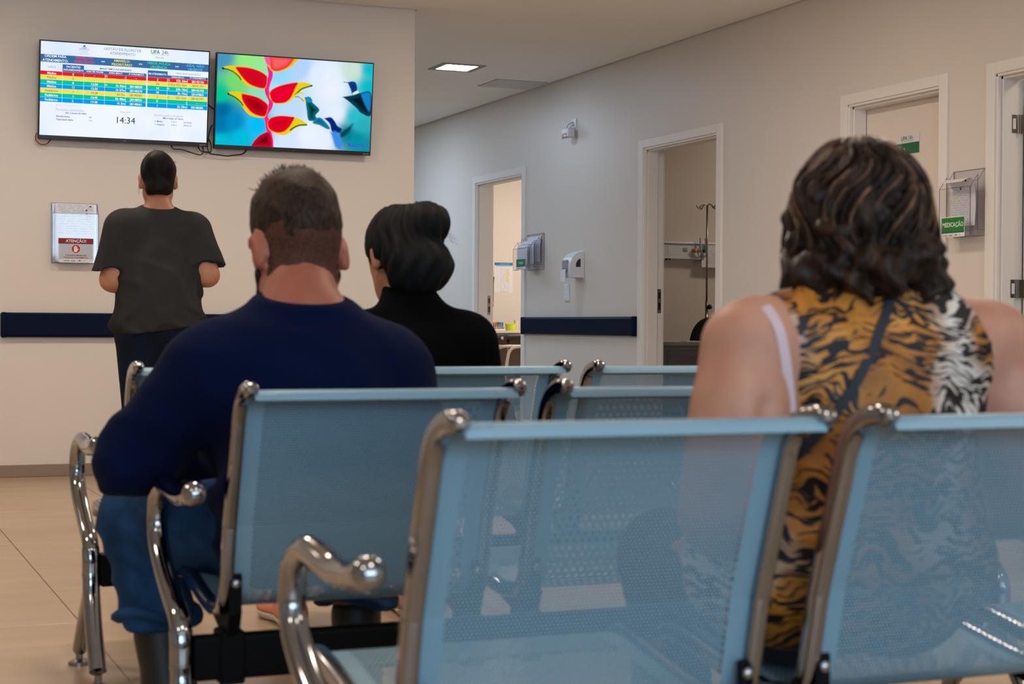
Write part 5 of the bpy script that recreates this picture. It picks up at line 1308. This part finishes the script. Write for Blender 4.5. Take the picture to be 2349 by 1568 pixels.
# --- COLETA holder beside the first open doorway (right wall)
hd = holder((RX, 12.452, 1.463), -math.pi / 2, 0.335, 0.292, 3, 'clear three-tier acrylic holder with a green COLETA sign between the open doorways', step=0.043, dz=0.020, tophz=0.030)
pr = Print(-0.1345); pr.rect(-0.098, -0.142, 0.098, -0.058, ink((222, 222, 228))); pr.lay(1); pr.rect(-0.095, -0.122, 0.095, -0.060, ink((28, 112, 72))); pr.lay(2); pr.text('COLETA', 0.0, -0.090, 0.018, ink((225, 230, 225)), 'c', True); logos(pr, 0.0, -0.133, 0.9); pr.build('sign', hd)
pc = empty('form_bundle', (RX, 12.452, 1.463), -math.pi / 2); tag(pc, 'loose white forms standing in the three-tier COLETA holder', 'papers')
for k in range(3):
    y = -0.020 - 0.043 * k; s = sheet('sheet', pc, -0.14, 0.13 - 0.03 * k, [(y, -0.10 - 0.018 * k + 0.02), (y - 0.004, 0.03), (y + 0.004, 0.125 - 0.036 * k)])
    q = Print(y - 0.006); lines_print(q, -0.11, 0.10 - 0.03 * k, 0.03, 0.10 - 0.034 * k, 4, INKG, rnd); q.poly([(0.11 - 0.03 * k + 0.006 * math.cos(a), 0.105 - 0.034 * k + 0.006 * math.sin(a)) for a in np.linspace(0, 6.28, 8, endpoint=False)], ink((40, 50, 90))); q.build('form_print', s)
# --- MEDICAÇÃO holder between the closed and the open door
hd = holder((RX, 6.918, 1.497), -math.pi / 2, 0.248, 0.336, 2, 'clear two-tier acrylic holder with a green MEDICAÇÃO sign right of the closed door', step=0.045, dz=0.028, tophz=0.032)
pr = Print(-0.0955); pr.rect(-0.104, -0.172, 0.086, -0.070, ink((232, 230, 226))); pr.lay(1); pr.rect(-0.100, -0.148, 0.082, -0.074, ink((22, 122, 40))); pr.rect(-0.100, -0.152, 0.082, -0.147, ink((30, 70, 130))); pr.lay(2); pr.text('MEDICAÇÃO', -0.009, -0.109, 0.023, ink((238, 240, 235)), 'c', True, 0.92); logos(pr, -0.01, -0.163, 1.05); pr.build('sign', hd)
pm = empty('form_sheet', (RX, 6.918, 1.497), -math.pi / 2); tag(pm, 'printed form flopping forward over the edge of the MEDICAÇÃO holder', 'papers')
s = sheet('sheet', pm, -0.085, 0.112, [(-0.056, -0.118), (-0.050, -0.02), (-0.054, 0.060), (-0.064, 0.100), (-0.084, 0.118), (-0.112, 0.108), (-0.138, 0.096)])
q = Print(-0.0685); lines_print(q, -0.06, 0.10, -0.10, 0.085, 16, INKG, rnd); q.build('form_print', s)
q = Print(-0.097)
for cx, cz, c in ((0.052, 0.066, (20, 80, 66)), (0.020, 0.022, (222, 180, 40)), (0.090, 0.105, (30, 50, 110))): q.poly([(cx + 0.0075 * math.cos(a), cz + 0.0075 * math.sin(a)) for a in np.linspace(0, 6.28, 10, endpoint=False)], ink(c))
tag(q.build('sticker', pm), kind='stuff')

# ================================================================== SMALL WALL FITTINGS
WPL = mat('white_plastic', (226, 226, 230), rough=0.35); GPL = mat('grey_plastic', (150, 152, 162), rough=0.35)
# motion sensor on a swivel bracket
r = empty('motion_sensor', (RX, 11.72, 2.375), -math.pi / 2); tag(r, 'small white motion sensor with a red light high on the right wall', 'sensor')
b = MB(); b.rbox(-0.030, 0.045, -0.010, 0.0, 0.010, 0.085, 0.003, 2); b.build('bracket', WPL, r)
b = MB(); b.cyl((0.005, -0.008, 0.045), (0.005, -0.040, 0.030), 0.012); b.sphere((0.005, -0.042, 0.022), 0.016); b.build('swivel', WPL, r, True)
b = MB(); b.rbox(-0.055, 0.060, -0.085, -0.025, -0.060, 0.008, 0.008, 3); b.build('body', WPL, r, 'auto')
b = MB(); b.rbox(-0.045, 0.040, -0.090, -0.080, -0.070, -0.030, 0.006, 2); b.build('lens', GPL, r, 'auto')
b = MB(); b.sphere((0.030, -0.092, -0.050), 0.007, 10, 6); b.build('red_light', emat('red_led', (1.0, 0.10, 0.06), 2.2), r, True)
b = MB(); b.tube(catmull([(0.0, -0.012, 0.060), (-0.045, -0.030, 0.045), (-0.050, -0.045, 0.015), (-0.015, -0.050, 0.004)], 6), 0.0035, 8, ref=(0, 1, 0)); b.build('lead', GPL, r, True)
# paper dispenser
r = empty('paper_dispenser', (RX, 11.62, 1.33), -math.pi / 2); tag(r, 'white wall dispenser with a dark window above the light switch', 'dispenser')
pro = [(0.0, -0.095), (-0.112, -0.095), (-0.118, -0.060), (-0.116, 0.010), (-0.098, 0.055), (-0.066, 0.088), (-0.030, 0.100), (0.0, 0.100)]
b = MB(); b.prism(pro, 0, -0.070, 0.090); b.build('cover', WPL, r)
b = MB(); b.rbox(-0.074, 0.094, -0.012, 0.0, -0.100, 0.105, 0.004, 2); b.build('back_shell', WPL, r)
b = MB(); b.prism([(-0.030 + 0.0, -0.016), (-0.068, -0.016), (-0.068, 0.010), (-0.055, 0.034), (-0.040, 0.046), (-0.030, 0.046)], 0, 0.0895, 0.0915); b.build('level_window', mat('dark_window', (34, 34, 38), rough=0.25), r)
b = MB(); b.rbox(-0.040, 0.050, -0.128, -0.112, -0.030, 0.040, 0.006, 2); b.rbox(-0.050, 0.056, -0.132, -0.114, -0.045, -0.030, 0.004, 2); b.build('front_cutter', GPL, r)
b = MB(); b.rbox(-0.040, 0.046, -0.138, -0.134, -0.125, -0.035, 0.001, 1); b.build('paper_tongue', PAPER, r)
# switch
r = empty('light_switch', (RX, 11.835, 1.124), -math.pi / 2); tag(r, 'white light switch plate below the wall dispenser', 'switch')
b = MB(); b.rbox(-0.042, 0.042, -0.010, 0.0, -0.066, 0.066, 0.003, 2); b.build('plate', WPL, r)
for z in (-0.038, 0.0, 0.038):
    b = MB(); b.rbox(-0.022, 0.022, -0.014, -0.009, z - 0.016, z + 0.016, 0.002, 1); b.build('rocker', WPL, r)
# door sign and round sticker on the closed door
r = empty('door_sign', (RX + 0.1035, 7.585, 1.868), -math.pi / 2); tag(r, 'white and green UPA 24h door sign reading D.M.L. 02', 'sign')
b = MB(); b.rbox(-0.105, 0.105, -0.003, 0.0, -0.056, 0.056, 0.001, 1); b.build('plate', ink((222, 218, 222)), r)
pr = Print(-0.0034); pr.rect(-0.105, -0.056, 0.105, 0.004, ink((24, 104, 62))); pr.lay(1); pr.text('UPA', -0.030, 0.031, 0.024, ink((26, 110, 40)), 'c', True, 0.9); pr.text('24h', 0.026, 0.031, 0.024, ink((60, 66, 130)), 'c', False, 0.9); pr.rect(-0.060, 0.012, 0.052, 0.0135, ink((120, 110, 120))); pr.text('D.M.L. 02', -0.055, -0.026, 0.013, ink((220, 226, 220)), 'c', True); pr.build('sign_print', r)
r = empty('round_sticker', (RX + 0.1035, 7.50, 1.70), -math.pi / 2); tag(r, 'round blue and white sticker on the closed door below the sign', 'sticker')
b = MB(); b.cyl((0, 0, 0), (0, -0.0015, 0), 0.055, seg=28); b.build('disc', ink((214, 214, 226)), r)
b = MB(); b.tube([(0.046 * math.cos(a), -0.002, 0.046 * math.sin(a)) for a in np.linspace(0, 2 * math.pi, 33)], 0.006, 6, ref=(0, 1, 0), ry=0.001); b.build('ring', ink((40, 70, 130)), r)

# ================================================================== EXAM ROOM BEHIND THE FIRST DOORWAY
R1 = 16.25
b = MB(); b.box(-0.104, 0.104, -0.001, 0, -0.156, 0.156)
po = b.build('wall_poster', PAPER); po.location = (6.622, R1 - 0.0005, 1.370); tag(po, 'white poster with a blue header on the wall of the bright room', 'poster')
pr = Print(-0.0014); pr.rect(-0.104, 0.128, 0.104, 0.156, ink((20, 110, 160))); pr.rect(-0.09, 0.117, 0.095, 0.126, ink((120, 180, 205))); pr.rect(0.03, -0.05, 0.062, 0.088, ink((226, 220, 150))); pr.lay(1); pr.text('ORIENTAÇÕES', 0.01, 0.142, 0.012, ink((120, 200, 230)), 'c', True)
lines_print(pr, -0.05, 0.07, -0.13, 0.10, 18, INKG, rnd); pr.line([(-0.07, 0.11), (-0.07, -0.13)], 0.0015, INKG); logos(pr, 0.02, -0.147, 0.8); pr.build('poster_print', po)
# table with rack, bowl and jar
r = empty('work_table', (6.55, 15.62, 0)); tag(r, 'pale-topped grey work table in the bright room', 'table')
b = MB(); b.rbox(-0.60, 0.60, -0.28, 0.30, 0.790, 0.815, 0.003, 1); b.build('table_top', mat('laminate_white', (214, 206, 196), rough=0.4), r)
TG = mat('table_grey', (122, 112, 104), rough=0.6)
b = MB(); b.box(-0.58, 0.58, 0.24, 0.26, 0.05, 0.79); b.build('modesty_panel', TG, r)
for sx in (-0.57, 0.57):
    b = MB(); b.rbox(sx - 0.02, sx + 0.02, -0.26, 0.28, 0, 0.79, 0.003, 1); b.build('side_panel', TG, r)
r = empty('tube_rack', (6.283, 15.62, 0.815)); tag(r, 'white rack of blood tubes on the work table', 'rack')
b = MB(); b.rbox(-0.090, 0.090, -0.03, 0.03, 0.0, 0.018, 0.003, 1); b.rbox(-0.088, 0.088, -0.026, 0.026, 0.030, 0.034, 0.001, 1); b.box(-0.088, -0.084, -0.026, 0.026, 0.018, 0.030); b.box(0.084, 0.088, -0.026, 0.026, 0.018, 0.030); b.build('rack_frame', WPL, r)
for i in range(9):
    x = -0.076 + i * 0.019; c = (214, 120, 40) if i < 5 else ((96, 96, 104) if i < 7 else (30, 140, 180))
    b = MB(); b.cyl((x, 0, 0.016), (x, 0, 0.064), 0.006, seg=10); t_ = b.build('test_tube', mat('blood_tube', (92, 66, 58), rough=0.25), r, True)
    b = MB(); b.cyl((x, 0, 0.062), (x, 0, 0.086), 0.0085, seg=10); b.build('tube_cap', ink(c), t_, True)
r = empty('yellow_bowl', (6.438, 15.60, 0.815)); tag(r, 'bright yellow-green bowl on the work table', 'bowl')
b = MB(); b.tube([(0, 0, 0.0), (0, 0, 0.006), (0, 0, 0.064), (0, 0, 0.068)], 0.056, 24, scale=[0.78, 0.82, 1.0, 0.98]); b.build('bowl', mat('lime_plastic', (214, 226, 30), rough=0.35), r, 'auto')
b = MB(); b.tube([(0.056 * math.cos(a), 0.056 * math.sin(a), 0.067) for a in np.linspace(0, 2 * math.pi, 25)], 0.003, 6, ref=(0, 0, 1)); b.build('rim', MATS['lime_plastic'], r, True)
r = empty('paper_cup', (6.525, 15.66, 0.815)); tag(r, 'tall white beaker standing right of the yellow bowl', 'cup')
b = MB(); b.tube([(0, 0, 0.0), (0, 0, 0.105)], 0.026, 18, scale=[0.85, 1.0]); b.build('cup', mat('cream_plastic', (226, 214, 196), rough=0.5), r, 'auto'); b = MB(); b.tube([(0.026 * math.cos(a), 0.026 * math.sin(a), 0.105) for a in np.linspace(0, 2 * math.pi, 19)], 0.002, 6, ref=(0, 0, 1)); b.build('rim', MATS['cream_plastic'], r, True)
# wooden tool hung by the jamb
r = empty('wooden_spatula', (6.500, R1, 1.21)); tag(r, 'brown wooden spatula hanging on the wall left of the poster', 'spatula')
b = MB(); b.prism([(-0.006, -0.10), (0.006, -0.10), (0.007, 0.10), (0.018, 0.165), (-0.018, 0.165), (-0.007, 0.10)], 1, -0.014, -0.003); b.build('blade', mat('brown_wood', (140, 84, 34), rough=0.5, var=0.1), r)
b = MB(); b.rbox(-0.006, 0.006, -0.015, -0.003, -0.150, -0.105, 0.002, 1); b.build('handle', mat('brown_wood_b', (150, 88, 40), rough=0.5), r)
# padded stool and white-framed chair
r = empty('padded_stool', (6.22, 14.85, 0)); tag(r, 'dark padded stool with chrome legs in the bright room', 'stool')
b = MB(); b.rbox(-0.21, 0.21, -0.18, 0.18, 0.725, 0.785, 0.025, 3); b.build('cushion', mat('dark_vinyl', (44, 38, 34), rough=0.45), r, 'auto')
for sx in (-1, 1):
    for sy in (-1, 1):
        b = MB(); b.tube([(sx * 0.17, sy * 0.14, 0.73), (sx * 0.20, sy * 0.17, 0.0)], 0.011, 10); b.build('leg', CHROME_S, r, True)
b = MB(); b.sphere((-0.215, -0.10, 0.745), 0.016, 10, 8); b.build('knob', WPL, r, True)
r = empty('white_tube_chair', (5.90, 14.15, 0)); tag(r, 'white tubular metal chair frame just inside the bright room', 'chair')
WM = mat('white_tube', (226, 218, 208), rough=0.35)
for sy in (-0.16, 0.16):
    b = MB(); b.tube(catmull([(-0.22, sy, 0.0), (-0.19, sy, 0.30), (-0.155, sy, 0.56), (-0.125, sy, 0.645), (-0.06, sy, 0.672), (0.05, sy, 0.675), (0.22, sy, 0.675)], 6), 0.014, 10, ref=(0, 1, 0)); b.build('side_frame', WM, r, True)
    b = MB(); b.tube([(0.20, sy, 0.675), (0.22, sy, 0.0)], 0.013, 10, ref=(0, 1, 0)); b.build('leg', WM, r, True)
b = MB(); b.tube([(-0.10, -0.16, 0.42), (-0.10, 0.16, 0.42)], 0.012, 10, ref=(0, 0, 1)); b.tube([(-0.22, -0.2, 0.679), (-0.22, 0.2, 0.679)], 0.012, 10, ref=(0, 0, 1)); b.build('cross_bar', WM, r, True)
b = MB(); b.rbox(-0.16, 0.22, -0.15, 0.15, 0.42, 0.45, 0.012, 2); b.build('seat', mat('grey_seat', (120, 112, 104), rough=0.6), r, 'auto')

# ================================================================== EXAM ROOM BEHIND THE SECOND DOORWAY
R2 = 12.45
ceiling_light(7.9, 11.2, 0.35, WARM, PW * 1.0, 'square ceiling light inside the dim exam room')
r = empty('medical_gas_rail', (7.25, R2, 1.505)); tag(r, 'white medical gas wall rail in the dim exam room', 'gas rail')
b = MB(); b.rbox(-1.2, 1.2, -0.055, 0.0, -0.058, 0.070, 0.006, 2); b.build('housing', WPL, r)
b = MB(); b.rbox(-1.2, 1.2, -0.062, -0.054, 0.046, 0.058, 0.002, 1); b.build('upper_trim', GPL, r)
b = MB(); b.rbox(-1.2, 1.2, -0.070, 0.0, -0.074, -0.058, 0.004, 1); b.build('lower_tray', WPL, r)
for x in (-0.745, -0.715):
    b = MB(); b.rbox(x, x + 0.018, -0.071, -0.06, -0.084, -0.070, 0.003, 1); b.build('latch', BLACKPL, r)
b = MB(); b.rbox(-0.72, -0.58, -0.0575, -0.054, -0.040, 0.030, 0.002, 1); b.build('socket_cover', WPL, r)
b = MB(); b.rbox(-0.575, -0.535, -0.060, -0.054, -0.010, 0.022, 0.002, 1); b.build('switch', GPL, r)
for x, c in ((-0.475, (206, 150, 40)), (-0.435, (196, 170, 120)), (-0.385, (20, 110, 60))):
    t_ = MB(); t_.cyl((x, -0.055, 0.0), (x, -0.095, 0.0), 0.017, seg=14); t_ = t_.build('gas_outlet', ink(c), r, True)
    if c != (206, 150, 40):
        f = MB(); f.cyl((x + 0.008, -0.090, -0.045), (x + 0.008, -0.090, 0.105), 0.010, seg=12); f.build('flowmeter', ACR if False else mat('flow_tube', (176, 176, 186), rough=0.15), t_, True)
    g = MB(); g.cyl((x, -0.085, -0.052), (x, -0.085, -0.020), 0.014, seg=12); g.build('outlet_cup', WPL, t_, True)
b = MB(); b.box(-0.125, 0.125, -0.001, 0, -0.094, 0.094)
po = b.build('notice_sheet', PAPER); po.location = (6.968, R2 - 0.074, 1.459); tag(po, 'white printed notice hung in front of the gas rail', 'notice')
pr = Print(-0.0014); pr.text('Aviso', -0.085, 0.070, 0.012, ink((60, 60, 70)), 'c', True); lines_print(pr, -0.10, 0.10, -0.06, 0.05, 6, ink((90, 90, 100)), rnd); pr.build('notice_print', po)
# drip stand
r = empty('drip_stand', (6.767, 12.15, 0)); tag(r, 'steel drip stand with hooked top in the dim exam room', 'drip stand')
b = MB(); b.cyl((0, 0, 0.06), (0, 0, 1.08), 0.0125, seg=12); b.build('lower_pole', CHROME_S, r, True)
b = MB(); b.cyl((0, 0, 1.0), (0, 0, 1.872), 0.0085, seg=10); b.build('upper_pole', CHROME_S, r, True)
for a in (0, math.pi / 2, math.pi, 3 * math.pi / 2):
    c, s_ = math.cos(a + 0.12), math.sin(a + 0.12)
    b = MB(); b.tube(catmull([(0, 0, 1.868), (0.031 * c, 0.031 * s_, 1.878), (0.058 * c, 0.058 * s_, 1.866), (0.079 * c, 0.079 * s_, 1.843), (0.096 * c, 0.096 * s_, 1.845), (0.109 * c, 0.109 * s_, 1.866)], 5), 0.0042, 8, ref=(0, 0, 1)); b.build('hook', CHROME_S, r, True)
b = MB(); b.sphere((0.020, -0.016, 1.03), 0.021, 12, 8); b.cyl((0, -0.012, 1.03), (0.02, -0.016, 1.03), 0.008); b.build('clamp_knob', BLACKPL, r, True)
for k in range(5):
    a = k * 2 * math.pi / 5; b = MB(); b.tube([(0, 0, 0.075), (0.28 * math.cos(a), 0.28 * math.sin(a), 0.06)], 0.012, 8, ref=(0, 0, 1)); b.cyl((0.28 * math.cos(a), 0.28 * math.sin(a) - 0.01, 0.025), (0.28 * math.cos(a), 0.28 * math.sin(a) + 0.01, 0.025), 0.025, seg=14); b.build('base_leg', CHROME_S, r)
# desk chair with rounded black back
r = empty('office_chair', (6.665, 11.63, 0)); tag(r, 'black office chair with a rounded back behind the desk', 'chair')
bk = []
for i in range(21):
    a = math.pi * i / 20; bk.append((-0.215 * math.cos(a) * (abs(math.cos(a)) ** -0.12 if abs(math.cos(a)) > 1e-3 else 1), 0.62 + 0.325 * math.sin(a) ** 0.7))
b = MB(); b.prism([(0.215, 0.52), (-0.215, 0.52)][::-1] + bk, 1, 0.19, 0.24); b.build('backrest', mat('black_fabric', (15, 14, 15), rough=0.9), r)
b = MB(); b.rbox(-0.22, 0.22, -0.20, 0.18, 0.44, 0.52, 0.03, 3); b.build('seat', MATS['black_fabric'], r, 'auto')
b = MB(); b.cyl((0, 0, 0.10), (0, 0, 0.44), 0.025); b.build('column', BLACKPL, r)
for k in range(5):
    a = k * 2 * math.pi / 5 + 0.3; b = MB(); b.tube([(0, 0, 0.10), (0.22 * math.cos(a), 0.22 * math.sin(a), 0.07)], 0.018, 8, ref=(0, 0, 1)); b.sphere((0.22 * math.cos(a), 0.22 * math.sin(a), 0.03), 0.03, 10, 8); b.build('base_leg', BLACKPL, r)
# desk
r = empty('desk', (6.30, 11.02, 0)); tag(r, 'grey desk with drawers just inside the dim exam room', 'desk')
DG = mat('desk_grey', (116, 110, 106), rough=0.5)
b = MB(); b.rbox(-0.60, 0.70, -0.02, 0.36, 0.722, 0.752, 0.003, 1); b.build('desk_top', mat('desk_top_grey', (138, 132, 126), rough=0.45), r)
b = MB(); b.rbox(-0.58, -0.22, 0.0, 0.34, 0.10, 0.722, 0.003, 1); b.build('drawer_unit', DG, r)
for k in range(3):
    b = MB(); b.rbox(-0.50, -0.24, -0.008, 0.0, 0.14 + k * 0.19, 0.31 + k * 0.19, 0.002, 1); d_ = b.build('drawer', mat('drawer_grey', (100, 96, 96), rough=0.5), r)
    b = MB(); b.cyl((-0.47, -0.008, 0.27 + k * 0.19), (-0.47, -0.020, 0.27 + k * 0.19), 0.006); b.build('lock', CHROME_S, d_)
b = MB(); b.box(-0.22, 0.66, 0.02, 0.035, 0.20, 0.722); b.build('modesty_panel', mat('desk_panel', (146, 132, 120), rough=0.6), r)
b = MB(); b.rbox(0.64, 0.68, 0.0, 0.34, 0.0, 0.722, 0.003, 1); b.build('side_panel', DG, r)
for (x, y, w, a, nm) in ((5.82, 11.16, 0.21, 0.2, 'loose white sheets at the left end of the desk'), (6.10, 11.20, 0.10, -0.3, 'small white slip in the middle of the desk'), (6.33, 11.12, 0.16, 0.1, 'white sheet at the right end of the desk')):
    o = MB().box(-w / 2, w / 2, -0.12, 0.12, 0.0, 0.006).build('paper_sheet', PAPER); o.location = (x, y, 0.752); o.rotation_euler = (0, 0, a); tag(o, nm, 'paper')
